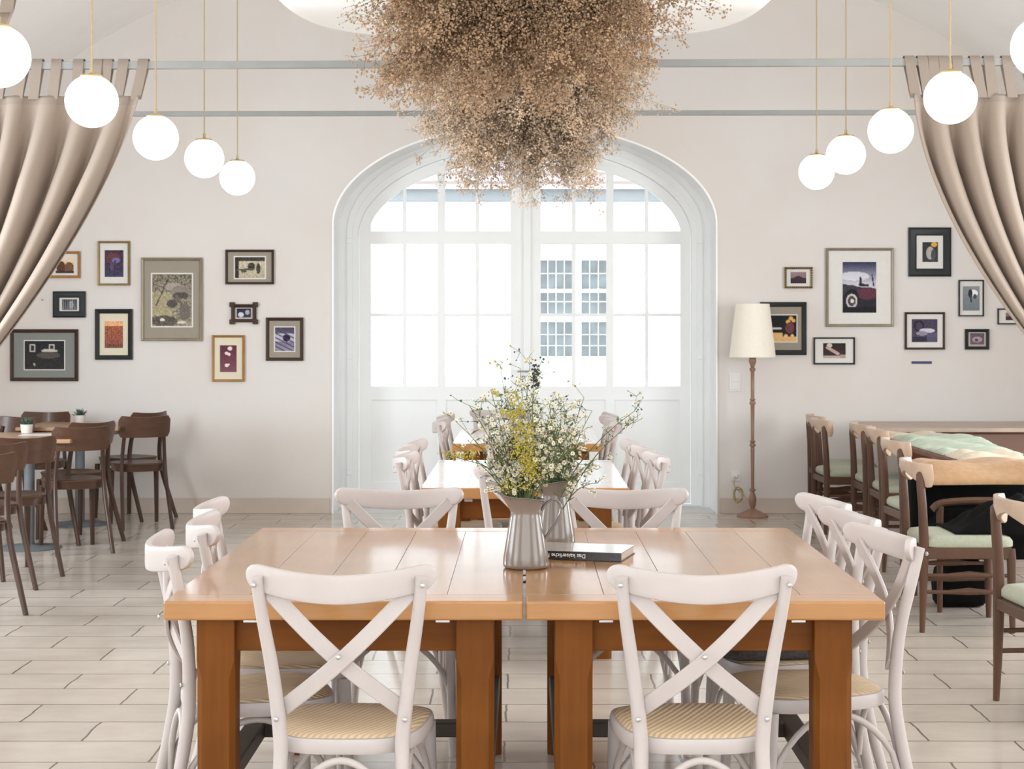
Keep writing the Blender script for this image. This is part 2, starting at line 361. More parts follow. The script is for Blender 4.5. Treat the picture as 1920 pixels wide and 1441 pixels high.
# ------------------------------------------------------------------ arched glazed double door
YD = 14.0; SD = F/YD
def dx(px): return (px-VX)/SD
def dz(py): return CH-(py-VY)/SD
door = empty('door_1', (0, YD, 0), kind='structure')
def ell_z(x, a, b, zs): return zs+b*math.sqrt(max(0, 1-(x/a)**2))
fr_out = [(1.60, .0), *ell(1.60, .86, 2.30), (-1.60, .0)]
fr_in = [(1.365, .03), *ell(1.365, .73, 2.22), (-1.365, .03)]
plate('door_frame', fr_out, [fr_in], -.03, .08, M_white, door, bevel=.008)
plate('frame_molding', [(1.455, .02), *ell(1.455, .80, 2.26), (-1.455, .02)], [[(1.41, .025), *ell(1.41, .765, 2.24), (-1.41, .025)]], -.045, -.028, M_white, door, bevel=.006)
cols = [(695, 755), (761, 820.5), (834, 891.5), (898.5, 957)]
for side in (-1, 1):
    leaf = [(-.006*-side if False else side*.004, .035)]
    N = 30
    leaf += [(side*.004, ell_z(0, 1.36, .725, 2.22))]
    leaf += [(side*x, ell_z(x, 1.36, .725, 2.22)) for x in [1.36*math.sin(PI/2*k/N) for k in range(1, N+1)]]
    leaf += [(side*1.36, .035)]
    holes, panes = [], []
    for c0, c1 in cols:
        a, b = dx(c0), dx(c1)
        if side > 0: a, b = -b+.013, -a+.013
        for y0, y1 in ((587, 457), (724, 592.5)):
            holes.append([(a, dz(y0)), (b, dz(y0)), (b, dz(y1)), (a, dz(y1))])
        top = []
        for k in range(13):
            x = b+(a-b)*k/12
            top.append((x, max(ell_z(x, 1.29, .65, 2.2), dz(433)+.01)))
        holes.append([(a, dz(433)), (b, dz(433))]+top)
    pan = []
    for c0, c1 in ((697, 819), (836, 955)):
        a, b = dx(c0), dx(c1)
        if side > 0: a, b = -b+.013, -a+.013
        pan.append((a, b)); holes.append([(a, dz(903)), (b, dz(903)), (b, dz(750)), (a, dz(750))])
    lf = plate('door_leaf', leaf, holes, 0, .05, M_white, door, bevel=.005)
    gl = MB(); x0, x1 = sorted((side*.05, side*1.33)); gl.box(x0, x1, .022, .026, dz(730), dz(455))
    gl.build('pane', M_glass, lf, smooth=0)
    plate('pane', [(side*.05, dz(440))]+[(side*x, ell_z(x, 1.33, .69, 2.2)) for x in [.05+1.27*k/20 for k in range(21)]]+[(side*1.32, dz(440))], [], .022, .026, M_glass, lf)
    for a, b in pan:
        q = MB(); q.box(a-.01, b+.01, .018, .034, dz(908), dz(745)); q.build('recessed_panel', M_white, lf, smooth=0, bevel=.003)
q = MB(); q.box(-.012, .05, -.022, .0, .04, 2.93); q.build('astragal', M_white, door, smooth=0, bevel=.006)
for s in (-1, 1):
    for py in (452, 668, 884):
        q = MB(); q.box(s*1.435-.022, s*1.435+.022, -.052, -.03, dz(py)-.022, dz(py)+.022); q.build('hinge_cap', M_white, door, smooth=0, bevel=.006)
q = MB(); q.tube([(.035, -.02, 1.12), (.035, -.07, 1.12)], .008); q.tube([(.035, -.066, 1.12), (-.06, -.07, 1.12)], .008); q.lathe([(.02, 0), (.02, .01)], 12, (.035, -.03, 1.115))
q.build('door_handle', M_steel, door)
# ------------------------------------------------------------------ outside
YB = 23.0; SB = F/YB
def ex(px): return (px-VX)/SB
def ez(py): return CH-(py-VY)/SB
b = MB(); b.box(-9, 9, YW+WT, 30, -.14, -.02); tag(b.build('courtyard_paving', M_yard, smooth=0), kind='structure')
hs = [[(ex(1012), ez(668)), (ex(1074), ez(668)), (ex(1074), ez(487)), (ex(1012), ez(487))], [(ex(1090), ez(668)), (ex(1139), ez(668)), (ex(1139), ez(487)), (ex(1090), ez(487))]]
bld = empty('neighbour_building', (0, YB, 0), label='white building across the courtyard seen through the arched door glass', cat='building')
plate('facade', [(-6, -.1), (6, -.1), (6, ez(378)), (-6, ez(378))], hs, 0, .3, M_fac, bld)
b = MB(); b.box(-6.1, 6.1, -.2, .3, ez(378), ez(356)); b.build('cornice', M_extcorn, bld, smooth=0)
b = MB(); b.add([(-6.2, -.3, ez(356)), (6.2, -.3, ez(356)), (6.2, 3, ez(356)+2.2), (-6.2, 3, ez(356)+2.2), (-6.2, -.3, ez(356)+.03), (6.2, -.3, ez(356)+.03), (6.2, 3, ez(356)+2.25), (-6.2, 3, ez(356)+2.25)],
    [(0, 3, 2, 1), (4, 5, 6, 7), (0, 1, 5, 4), (1, 2, 6, 5), (2, 3, 7, 6), (3, 0, 4, 7)]); b.build('roof', M_roof, bld, smooth=0)
for x0, x1, nx in ((1012, 1074, 4), (1090, 1139, 3)):
    w = MB(); w.box(ex(x0), ex(x1), .2, .22, ez(668), ez(487)); wo = w.build('window', M_extglass, bld, smooth=0)
    w = MB()
    for y0, y1 in ((541, 548), (590, 603)): w.box(ex(x0), ex(x1), .1, .18, ez(y1), ez(y0))
    for k in range(1, nx):
        x = x0+(x1-x0)*k/nx; w.box(ex(x-.7), ex(x+.7), .12, .18, ez(668), ez(487))
    for y in (512, 565, 627, 648): w.box(ex(x0), ex(x1), .12, .18, ez(y+.7), ez(y-.7))
    w.build('glazing_bars', M_fac, wo, smooth=0)
# ------------------------------------------------------------------ oval ceiling panel and tie rods
ov = MB(); rings = []
def sup(a, b, n, k, N=72):
    t = 2*PI*k/N; c, s = math.cos(t), math.sin(t)
    return (a*math.copysign(abs(c)**(2/n), c), b*math.copysign(abs(s)**(2/n), s))
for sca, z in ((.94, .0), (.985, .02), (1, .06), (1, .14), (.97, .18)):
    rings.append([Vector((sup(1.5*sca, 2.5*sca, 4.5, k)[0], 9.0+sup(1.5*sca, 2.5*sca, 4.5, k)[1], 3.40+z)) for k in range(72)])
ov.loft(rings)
po = empty('ceiling_panel', (0, 0, 0), label='large white oval panel with an added glow, hung under the vault above the dried flowers', cat='ceiling panel')
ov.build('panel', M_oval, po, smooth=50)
for x in (-1, 1):
    for y in (7.6, 10.4):
        q = MB(); q.tube([(x, y, 3.57), (x, y, zc+math.sqrt(R*R-x*x))], .004, 6); q.build('suspension_wire', M_steel, po)
def rod(y, zl, zr, r, lab):
    q = MB(); q.box(-4.15, 4.15, -r, r, -r, r, Matrix.Rotation(-math.atan((zr-zl)/4.4), 4, 'Y'))
    o = q.build('tie_rod', M_rod, smooth=0, bevel=.004); o.location = (0, y, (zl+zr)/2); tag(o, lab, 'beam', 'tie rods crossing the room'); return o
RY = 10.2
rod(RY, 3.036, 3.053, .022, 'grey tie rod crossing the room that carries the beige curtains')
rod(12.47, 3.035, 3.043, .018, 'thin grey tie rod nearest the arched door wall')
rod(8.0, 3.10, 3.10, .022, 'grey tie rod carrying the curtain at the top corner, mostly out of view')
# ------------------------------------------------------------------ curtains
def curtain(depth, P0, P1, P2, sgn, wtop, ztop, name_label, nf=9, tabs=(), seed=1, railz=3.04):
    """hangs on the rod at depth; P0..P2 pixel control points of its free edge; gathered to a tie at P2; sgn -1 = spreads to the left"""
    root = empty('curtain', (0, depth, 0), label=name_label, cat='curtain', group='beige curtains tied back on the rods')
    def w2(p): return Vector((PX(p[0], depth), 0, PZ(p[1], depth)))
    a, b, c = w2(P0), w2(P1), w2(P2)
    NU, NV = 260, 90
    rng = random.Random(seed); ph = [rng.uniform(0, 6.28) for _ in range(6)]
    vs = []
    for j in range(NV+1):
        t = (j/NV)
        for i in range(NU+1):
            u = i/NU                                   # 0 at free edge
            off = u*wtop
            A = a+Vector((sgn*off, 0, 0)); A.z = ztop
            Bq = b+Vector((sgn*off*.80, 0, off*.10)); Cq = c+Vector((sgn*off*.16, 0, off*.20))
            if u < 1e-6: pass
            p = A*(1-t)**2+Bq*2*t*(1-t)+Cq*t*t
            s = u+.018*math.sin(7*u+ph[0])+.012*math.sin(17*u+ph[1])*t
            w = math.sin(2*PI*nf*s+ph[2]*.2)
            amp = .014+.072*min(1, t*3.2)*(1-.35*t)
            yy = amp*math.copysign(abs(w)**.75, w)+.02*math.sin(2*PI*nf*.37*s+ph[3])*min(1, t*3)
            xx = sgn*.022*math.cos(2*PI*nf*s+ph[2]*.2)*min(1, t*3)*(1-.4*t)
            if u < .035: yy = yy*(u/.035)+ (1-u/.035)*(-.02)
            vs.append((p.x+xx*(u > 0), yy, p.z+.01*math.sin(3*t)*w))
    mb = MB(); fs = []
    for j in range(NV):
        for i in range(NU):
            q = j*(NU+1)+i; fs.append((q, q+1, q+NU+2, q+NU+1))
    mb.add(vs, fs); mb.mi = [1 if k//NU < 3 else 0 for k in range(len(fs))]
    o = mb.build('curtain_cloth', [M_curtain, M_hem], root, smooth=180)
    m = o.modifiers.new('thick', 'SOLIDIFY'); m.thickness = .003
    for k, (px, lean) in enumerate(tabs):
        xb = PX(px, depth); w = .031; tb = MB(); rings = []
        hgt = railz-ztop+.02
        loop = [(-.030, -hgt), (-.030, -.02), (-.026, .022), (-.012, .031), (.012, .031), (.026, .022), (.030, -.02), (.030, -hgt)]
        for (yy, zz) in loop:
            q = (-zz if zz < 0 else 0)/hgt
            cx = xb+lean*q
            ww = w*(1-.08*math.sin(PI*q))
            yv = yy*(1-.75*q)
            rings.append([Vector((cx-ww, yv-.0015, railz+zz)), Vector((cx+ww, yv-.0015, railz+zz)), Vector((cx+ww, yv+.0015, railz+zz+.002)), Vector((cx-ww, yv+.0015, railz+zz+.002))])
        tb.loft(rings); tb.build('tab_loop', M_hem, root, smooth=60)
    return root
zt = PZ(180, RY)
curtain(RY, (262, 182), (190, 440), (-90, 760), -1, 1.55, zt, 'beige tab-top curtain swept aside by the hanging globes over the brown cafe chairs', 8,
    [(270, -.05), (233, -.04), (203, -.03), (186, .0), (149, -.02), (108, -.03), (72, -.03), (45, -.04), (8, -.04), (-30, -.04), (-70, -.04)], 3, PZ(121, RY))
curtain(RY, (1712, 178), (1724, 410), (2012, 742), 1, 1.55, zt+.01, 'beige tab-top curtain swept aside over the green seated chairs', 8,
    [(1704, .04), (1728, .04), (1748, .03), (1768, .02), (1793, .02), (1826, .05), (1852, .03), (1886, .04), (1925, .04), (1965, .04)], 5, PZ(115, RY))
curtain(8.0, (30, -6), (-60, 250), (-330, 640), -1, 1.0, 2.96, 'beige curtain on the nearest rod, only its edge showing above a globe lamp', 6, [(24, -.03), (-30, -.03)], 9, 3.10)
# ------------------------------------------------------------------ globe pendants
def globe():
    root = empty('pendant_lamp', (0, 0, 0), cat='pendant lamp', group='white globe pendant lamps in two rows')
    g = MB(); g.lathe([(.001, -.125)]+[(.125*math.sin(a), -.125*math.cos(a)) for a in [PI*k/24 for k in range(1, 22)]]+[(.048, .1155)], 40)
    g.build('globe', M_globe, root, smooth=80)
    g = MB(); g.lathe([(.052, .112), (.054, .118), (.050, .124), (.02, .127), (.009, .135), (.008, .16)], 24); g.build('cap', M_brass, root)
    g = MB(); g.tube([(0, 0, .13), (0, 0, 3.2)], .0042, 8); g.build('cord', M_brass, root)
    return root
G0 = globe(); first = True
GL = [(-2, 106, 6.84, 'white globe pendant over the edge of the photo beside the curtain top'),
      (172, 190, 8.10, 'white globe pendant in front of the curtain over the cafe chairs'),
      (292, 258, 9.50, 'white globe pendant just clear of the curtain above the cafe tables side'),
      (383, 297, 10.95, 'white globe pendant second from the wall on the cafe table side'),
      (445, 333, 12.15, 'smallest white globe pendant nearest the wall on the cafe table side'),
      (1954, 88, 6.90, 'white globe pendant cut off at the frame above the green seated chairs'),
      (1782, 183, 8.08, 'white globe pendant in front of the curtain over the green seated chairs'),
      (1670, 245, 9.45, 'white globe pendant just clear of the curtain above the floor lamp side'),
      (1586, 290, 10.90, 'white globe pendant overlapping the smallest one on the floor lamp side'),
      (1531, 322, 12.05, 'smallest white globe pendant nearest the wall on the floor lamp side')]
for px, py, d, lab in GL:
    o = G0 if first else copy_tree(G0); first = False
    o.location = P3(px, py, d); o['label'] = lab
for o in [x for x in C.objects if x.name.startswith('cord')]:
    p = o.parent; top = zc+math.sqrt(R*R-p.location.x**2)
    o.scale = (1, 1, (top-p.location.z)/3.2)
# ------------------------------------------------------------------ dried flower installation
def florets(pts, r, seed=0, squash=.7):
    rs = np.random.RandomState(seed); n = len(pts); P = np.array(pts)
    base = np.array([(1, 0, 0), (0, 1, 0), (-1, 0, 0), (0, -1, 0), (0, 0, 1), (0, 0, -1)], float)
    F8 = np.array([(0, 1, 4), (1, 2, 4), (2, 3, 4), (3, 0, 4), (1, 0, 5), (2, 1, 5), (3, 2, 5), (0, 3, 5)])
    A = rs.normal(size=(n, 3, 3)); Q, _ = np.linalg.qr(A)
    s = rs.uniform(r[0], r[1], n)[:, None, None]*np.array([1, 1, squash])[None, None, :]
    V = (base[None]*s) @ Q + P[:, None, :]
    Fc = (F8[None]+(np.arange(n)*6)[:, None, None]).reshape(-1, 3)
    return V.reshape(-1, 3), Fc
def mesh_np(name, V, Fc, m, parent, smooth=False):
    me = bpy.data.meshes.new(name); me.vertices.add(len(V)); me.vertices.foreach_set('co', V.astype(np.float32).ravel())
    k = Fc.shape[1]; me.loops.add(len(Fc)*k); me.loops.foreach_set('vertex_index', Fc.astype(np.int32).ravel())
    me.polygons.add(len(Fc)); me.polygons.foreach_set('loop_start', (np.arange(len(Fc))*k).astype(np.int32))
    me.materials.append(m); me.update(calc_edges=True); me.validate()
    o = bpy.data.objects.new(name, me); C.objects.link(o); o.parent = parent; return o
def sticks(segs, r):
    """thin three-sided sticks for many segments"""
    S = np.array([[*a, *b] for a, b in segs]); a, b = S[:, :3], S[:, 3:]; n = len(S)
    t = b-a; t /= np.linalg.norm(t, axis=1)[:, None]+1e-9
    u = np.cross(t, [0.3, .5, .8]); u /= np.linalg.norm(u, axis=1)[:, None]+1e-9; w = np.cross(t, u)
    V = []
    for base, rr in ((a, r), (b, r*.7)):
        for k in range(3):
            c, s = math.cos(k*2.094), math.sin(k*2.094); V.append(base+u*(c*rr)+w*(s*rr))
    V = np.stack(V, 1).reshape(-1, 3)
    Q = np.array([(0, 1, 4, 3), (1, 2, 5, 4), (2, 0, 3, 5)])
    return V, (Q[None]+(np.arange(n)*6)[:, None, None]).reshape(-1, 4)
def dried(root_loc, lobes, seed, lab, m_f, dens=1.0):
    """lobes: (start, tip, spread, number of sprays); every spray branches and ends in small dried florets"""
    root = empty('dried_flower_bunch', root_loc, label=lab, cat='dried flowers', group='dried flower bunches hanging over the tables')
    rg = random.Random(seed); fl = []; sg = []
    for st, tp, spread, num in lobes:
        for i in range(int(num*dens)):
            start = Vector(st)+Vector((rg.gauss(0, .03), rg.gauss(0, .03), rg.gauss(0, .03)))
            q = Vector((rg.gauss(0, 1), rg.gauss(0, 1), rg.gauss(0, 1))).normalized()*spread*rg.random()**.5
            k = rg.uniform(.55, 1.06) if rg.random() > .3 else rg.uniform(.3, .7)
            tip = Vector(st).lerp(Vector(tp)+q, k); tip.z = min(tip.z, -.02); start.z = min(start.z, -.02)
            d = tip-start; dn = d.normalized(); mid = start+d*.5+Vector((rg.uniform(-.04, .04), rg.uniform(-.04, .04), rg.uniform(-.01, .04)))
            path = bez(start, mid, tip, 5); sg += [(path[a], path[a+1]) for a in range(5)]
            for b in range(8):
                kk = rg.uniform(.5, 1.0)**.8; p = start+d*kk
                v = Vector((rg.gauss(0, 1), rg.gauss(0, 1), rg.gauss(0, .8))).normalized(); v = (v*.7+dn*.8).normalized()*rg.uniform(.03, .10); e = p+v; sg.append((p, e))
                for m in range(12):
                    o = e+Vector((rg.gauss(0, .018), rg.gauss(0, .018), rg.gauss(0, .018))); fl.append(tuple(o))
                    if m % 4 == 0: sg.append((e-v*.3, o))
    fl = [(x, y, min(z, -.01)) for x, y, z in fl]; sg = [(a, b) for a, b in sg if a.z < 0 and b.z < 0]
    V, Fc = florets(fl, (.0036, .0088), seed); mesh_np('florets', V, Fc, m_f, root)
    V, Fc = sticks(sg, .0008); mesh_np('stems', V, Fc, M_drystem, root)
    c = MB(); c.tube([(0, 0, -.01), (0, 0, -.25), (0, 0, -.5)], [.05, .07, .03], 10); c.build('bundle_core', M_drystem, root)
    print('florets', len(fl)); return root
def lobeset(pxs, depth, loc, start_z, num, spread, rr):
    out = []; rg = random.Random(rr)
    for px, py, k in pxs:
        p = P3(px, py, depth)-Vector(loc)
        for yy in (-1, 0, 1):
            out.append(((0, 0, start_z), (p.x, yy*abs(p.x)*.5+yy*.15+rg.uniform(-.1, .1), p.z), spread*k, num*k/3*(1 if yy == 0 else .9)))
    return out
loc = (PX(972, 8.0), 8.0, 3.39)
dried(loc, lobeset([(650, 0, .35), (630, 35, .22), (705, 70, .8), (760, 120, 1.1), (715, 150, .7), (765, 165, .6), (830, 130, 1.2), (880, 190, 1.2), (960, 160, 1.3), (1040, 190, 1.2), (1100, 120, 1.2), (1160, 150, 1.1), (1190, 85, 1),
    (1235, 45, .45), (1290, 15, .28), (1335, 5, .18), (1235, 85, .15), (760, 40, 1.2), (860, 50, 1.2), (960, 60, 1.2), (1060, 50, 1.2), (1150, 40, 1.2), (740, -10, 1.1), (1190, -10, 1.1), (800, -30, 1.2), (1100, -30, 1.2)], 8.0, loc, -.05, 66, .13, 1), 11,
    'wide brown bunch of dried flowers hanging under the oval panel, nearer one', M_dry)
loc = (PX(1000, 9.9), 9.9, 3.39)
dried(loc, lobeset([(800, 205, 1), (835, 250, 1.1), (850, 305, 1), (880, 345, .8), (925, 300, 1.1), (960, 340, 1.0), (995, 350, .9), (1040, 300, 1.2), (1085, 350, .8), (1110, 320, .8), (1120, 270, 1.1), (1160, 215, 1), (1190, 165, 1.1), (1205, 135, .9),
    (830, 150, 1.1), (930, 220, 1.2), (1020, 230, 1.2), (1100, 190, 1.2), (870, 200, 1.2), (1000, 150, 1), (900, 110, 1), (1120, 110, 1)], 9.9, loc, -.30, 62, .15, 2), 12,
    'paler lower bunch of dried flowers hanging in front of the arched door top', M_dry2)
# ------------------------------------------------------------------ dining tables
def dining_table(L_=1.63, w=.918):
    root = empty('dining_table', (0, 0, 0), cat='table', group='honey wooden farmhouse tables in a row')
    h = w/2; t = MB(); z0, z1 = .712, .76; eb = .115
    xs = [-h, -h+.20, -h+.20+.175, -h+.20+.35, h-.20, h]
    xs = [-h, -.255, -.08, .09, .26, h]
    for a, b in zip(xs[:-1], xs[1:]): t.box(a+.0006, b-.0006, eb+.0006, L_-eb-.0006, z0, z1)
    t.box(-h+.004, h-.004, eb-.02, L_-eb+.02, z0+.002, z1-.004)
    tt = t.build('tabletop', M_top, root, smooth=0, bevel=.001)
    for y0, y1 in ((0, eb), (L_-eb, L_)):
        e = MB(); e.box(-h, h, y0, y1, z0-.001, z1+.0005); e.build('breadboard_end', M_topend, root, smooth=0, bevel=.006, seg=3)
    for sx in (-1, 1):
        for yy in (.10, L_-.10):
            l = MB(); x0, x1 = sorted((sx*(h-.075), sx*(h-.075-.098))); c = .012
            ch = [(x0, -.049), (x1, -.049), (x1, .049), (x0, .049)]
            rings = []
            for z, k in ((0, 1), (.02, 1), (.55, 1), (.60, 0), (.712, 0)):
                q = c*k+.002; rings.append([Vector((x, yy+y, z)) for x, y in ((x0+q, -.049), (x1-q, -.049), (x1, -.049+q), (x1, .049-q), (x1-q, .049), (x0+q, .049), (x0, .049-q), (x0, -.049+q))])
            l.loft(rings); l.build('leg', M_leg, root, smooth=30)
    for yy in (.085, L_-.085-.03):
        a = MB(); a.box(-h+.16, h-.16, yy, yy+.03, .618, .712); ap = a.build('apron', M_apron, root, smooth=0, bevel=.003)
        for sx in (-1, 1):
            b = MB(); b.box(sx*.25-.018, sx*.25+.018, yy-.004, yy+.002, .693, .709); b.box(sx*.25-.014, sx*.25+.014, yy-.012, yy-.002, .697, .701); b.build('bracket', M_steel, ap, smooth=0)
    for sx in (-1, 1):
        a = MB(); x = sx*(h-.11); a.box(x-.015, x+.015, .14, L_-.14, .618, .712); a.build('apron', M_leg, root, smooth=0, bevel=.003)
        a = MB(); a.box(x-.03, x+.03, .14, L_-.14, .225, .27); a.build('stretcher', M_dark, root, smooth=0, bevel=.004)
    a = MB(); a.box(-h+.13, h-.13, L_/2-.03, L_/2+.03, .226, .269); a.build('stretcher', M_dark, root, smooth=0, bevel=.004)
    return root
T0 = dining_table(); T0.location = (-.4635, 4.354, 0); T0['label'] = 'honey wooden table under the front jug, on the cafe chair side'
for x, y, lab in ((.4615, 4.354, 'honey wooden table carrying the black spined book'),
                  (0, 7.49, 'middle honey wooden table behind the front pair'),
                  (.012, 10.44, 'small looking honey wooden table closest to the arched door')):
    o = copy_tree(T0); o.location = (x, y, 0); o['label'] = lab
# ------------------------------------------------------------------ cross-back chairs
def cross_chair():
    root = empty('cross_back_chair', (0, 0, 0), cat='chair', group='greige cross-back chairs with cane seats')
    # seat
    def seat_out(s=1.0, n=44):
        pts = []
        for k in range(n):
            x, y = sup(1, 1, 3.4, k, n); wy = .205-.022*(1-y)*.5*1.4; wx = wy+.02*(y+1)*.5
            pts.append((x*wx*s, y*.205*s))
        return pts
    O = seat_out(); I = seat_out(.86)
    sf = MB(); rings = []
    for k in range(len(O)):
        (xo, yo), (xi, yi) = O[k], I[k]
        rings.append([Vector((xo*.985, yo*.985, .445)), Vector((xo, yo, .436)), Vector((xo, yo, .416)), Vector((xo*.985, yo*.985, .408)), Vector((xi, yi, .408)), Vector((xi, yi, .447))])
    sf.loft(rings, closed=True); sf.build('seat_frame', M_paint, root, smooth=40)
    cs = MB(); n = len(O); cs.loft([[Vector((x*.95, y*.95, .446)) for x, y in O], [Vector((x*.88, y*.88, .452)) for x, y in O], [Vector((x*.45, y*.45, .449)) for x, y in O], [Vector((x*.05, y*.05, .447)) for x, y in O]])
    cs.build('cane_seat', M_cane, root, smooth=60)
    # rear posts
    for s in (-1, 1):
        p = spline([(s*.178, -.30, 0), (s*.160, -.245, .2), (s*.150, -.212, .37), (s*.152, -.205, .47), (s*.170, -.212, .62), (s*.191, -.238, .76), (s*.201, -.256, .852)], 6)
        l = MB(); l.tube(p, [.0155+.003*math.sin(PI*min(1, k/len(p)*1.25)) for k in range(len(p))], 12, up=(1, 0, 0)); l.build('back_post', M_paint, root, smooth=60)
        l = MB(); l.tube([(s*.198, .185, 0), (s*.192, .172, .25), (s*.188, .165, .41)], [.013, .0165, .018], 12); l.build('leg', M_paint, root, smooth=60)
    # top rail
    r = MB(); rings = []; N = 36
    for k in range(N+1):
        u = math.sin((-1+2*k/N)*PI/2); x = .231*u
        y = -.296+.090*u*u
        top = .862+.022*abs(u)**1.7; bot = .792+.030*abs(u)**1.8
        e = max(0, (abs(u)-.87)/.13); shrink = math.sqrt(max(.01, 1-e*e)); mid = (top+bot)/2; hh = (top-bot)/2*shrink
        th = .0105*(.6+.4*shrink); ny = Vector((-2*.090*u/.231, 1, 0)).normalized()
        c = Vector((x, y, mid)); rg = []
        for j in range(16):
            a = 2*PI*(j+.5)/16; ca, sa = math.cos(a), math.sin(a)
            rg.append(c+ny*(th*math.copysign(abs(ca)**.35, ca))+Vector((0, 0, hh*math.copysign(abs(sa)**.35, sa))))
        rings.append(rg)
    r.loft(rings); r.build('top_rail', M_paint, root, smooth=32)
    # crossed braces
    for s, off in ((1, -.007), (-1, .006)):
        A, B = Vector((s*.184, -.232, .826)), Vector((-s*.146, -.188, .520)); path = []
        N = 16
        for k in range(N+1):
            t = k/N; p = A.lerp(B, t); p.y += -.035*math.sin(PI*t)+off*math.sin(PI*t); p.z -= .012*math.sin(PI*t); path.append(p)
        wd, nn = [], []
        for k in range(N+1):
            t = (path[min(N, k+1)]-path[max(0, k-1)]).normalized(); n_ = Vector((0, 1, 0)); n_ = (n_-t*n_.dot(t)).normalized(); wd.append(t.cross(n_)); nn.append(n_)
        b = MB(); b.ribbon(path, wd, nn, .040, .011); b.build('cross_brace', M_paint, root, smooth=40)
    # hoops under the seat
    legs = [(-.152, -.222), (.152, -.222), (.192, .170), (-.192, .170)]
    for k in range(4):
        a, b = Vector((*legs[k], .20)), Vector((*legs[(k+1) % 4], .20)); pts = []
        for j in range(17):
            t = j/16; p = a.lerp(b, t); p.z = .20+.195*math.sin(PI*t)**.55; c = Vector((0, 0, p.z)); p = p.lerp(Vector((0, -.02, p.z)), .06*math.sin(PI*t)); pts.append(p)
        h = MB(); h.tube(pts, .0095, 8); h.build('hoop_stretcher', M_paint, root, smooth=60)
    sc_ = MB(); sc_.lathe([(.006, 0), (.006, .003), (.004, .0045)], 12)
    pos = [(0, -.268, .660), (-.205, -.274, .835), (.205, -.274, .835), (-.158, -.226, .50), (.158, -.226, .50)]
    s0 = None
    for p in pos:
        if s0 is None: s0 = sc_.build('screw', M_steel, root); o = s0
        else: o = s0.copy(); C.objects.link(o); o.parent = root
        o.location = p; o.rotation_euler = (PI/2, 0, 0)
    return root
X0 = cross_chair(); used = [False]
def xc(x, y, rz, lab):
    o = X0 if not used[0] else copy_tree(X0); used[0] = True
    o.location = (x, y, 0); o.rotation_euler = (0, 0, rz); o['label'] = lab; return o
D = math.radians
xc(PX(641, 4.17), 4.40, D(-1), 'cross-back chair seen from behind at the table under the front jug')
xc(PX(1315, 4.17), 4.40, D(1), 'cross-back chair seen from behind at the table with the book')
xc(PX(748, 6.10), 6.0, PI+D(2), 'cross-back chair facing us beyond the table under the front jug')
xc(PX(1172, 6.10), 6.0, PI-D(1), 'cross-back chair facing us beyond the table with the book')
for x, y, r, lab in ((-.755, 4.80, -72, 'nearest of three cross-back chairs along the cafe side of the front tables'),
                     (-.735, 5.27, -80, 'middle of three cross-back chairs along the cafe side of the front tables'),
                     (-.80, 5.72, -84, 'farthest of three cross-back chairs along the cafe side of the front tables')):
    xc(x, y, D(r), lab)
for x, y, r, lab in ((.80, 4.86, 101, 'nearest of three cross-back chairs beside the table with the book'),
                     (.80, 5.33, 100, 'middle of three cross-back chairs beside the table with the book, dark cushion on it'),
                     (.80, 5.80, 100, 'farthest of three cross-back chairs beside the table with the book')):
    xc(x, y, D(r), lab)
xc(PX(986, 7.36), 7.50, D(3), 'cross-back chair at the near end of the middle table, partly behind the jugs')
xc(PX(985, 9.2), 9.18, PI, 'cross-back chair at the far end of the middle table behind the wildflowers')
for y, r, x, lab in ((7.93, -92, -.31, 'nearest'), (8.38, -88, -.33, 'middle'), (8.83, -93, -.325, 'farthest')):
    xc(x, y, D(r), lab+' cross-back chair on the cafe side of the middle table')
for y, r, x, lab in ((7.93, 93, .37, 'nearest'), (8.38, 94, .34, 'middle'), (8.83, 92, .31, 'farthest')):
    xc(x, y, D(r), lab+' cross-back chair on the floor lamp side of the middle table')
for y, r, x, lab in ((11.0, -90, -.29, 'nearer'), (11.72, -93, -.30, 'farther')):
    xc(x, y, D(r), lab+' cross-back chair on the cafe side of the table by the arched door')
for y, r, x, lab in ((10.93, 92, .32, 'nearest'), (11.39, 94, .32, 'middle'), (11.85, 90, .34, 'farthest')):
    xc(x, y, D(r), lab+' cross-back chair on the floor lamp side of the table by the arched door')
xc(.05, 10.42, D(2), 'cross-back chair at the near end of the table by the arched door')
xc(-.17, 12.28, PI, 'cross-back chair at the far end of the table by the arched door')
cu = MB(); rings = []
for z, s in ((0, .86), (.008, .97), (.022, 1), (.038, .96), (.048, .8), (.052, .4)):
    rings.append([Vector((x*s, y*s, z)) for x, y in rrect(.185, .18, .06, 6)])
cu.loft(rings); o = cu.build('seat_cushion', M_cushion, smooth=60); o.location = (.76, 5.33, .452); o.rotation_euler = (0, 0, D(10))
tag(o, 'dark knitted cushion lying on a cane seat beside the table with the book', 'cushion')
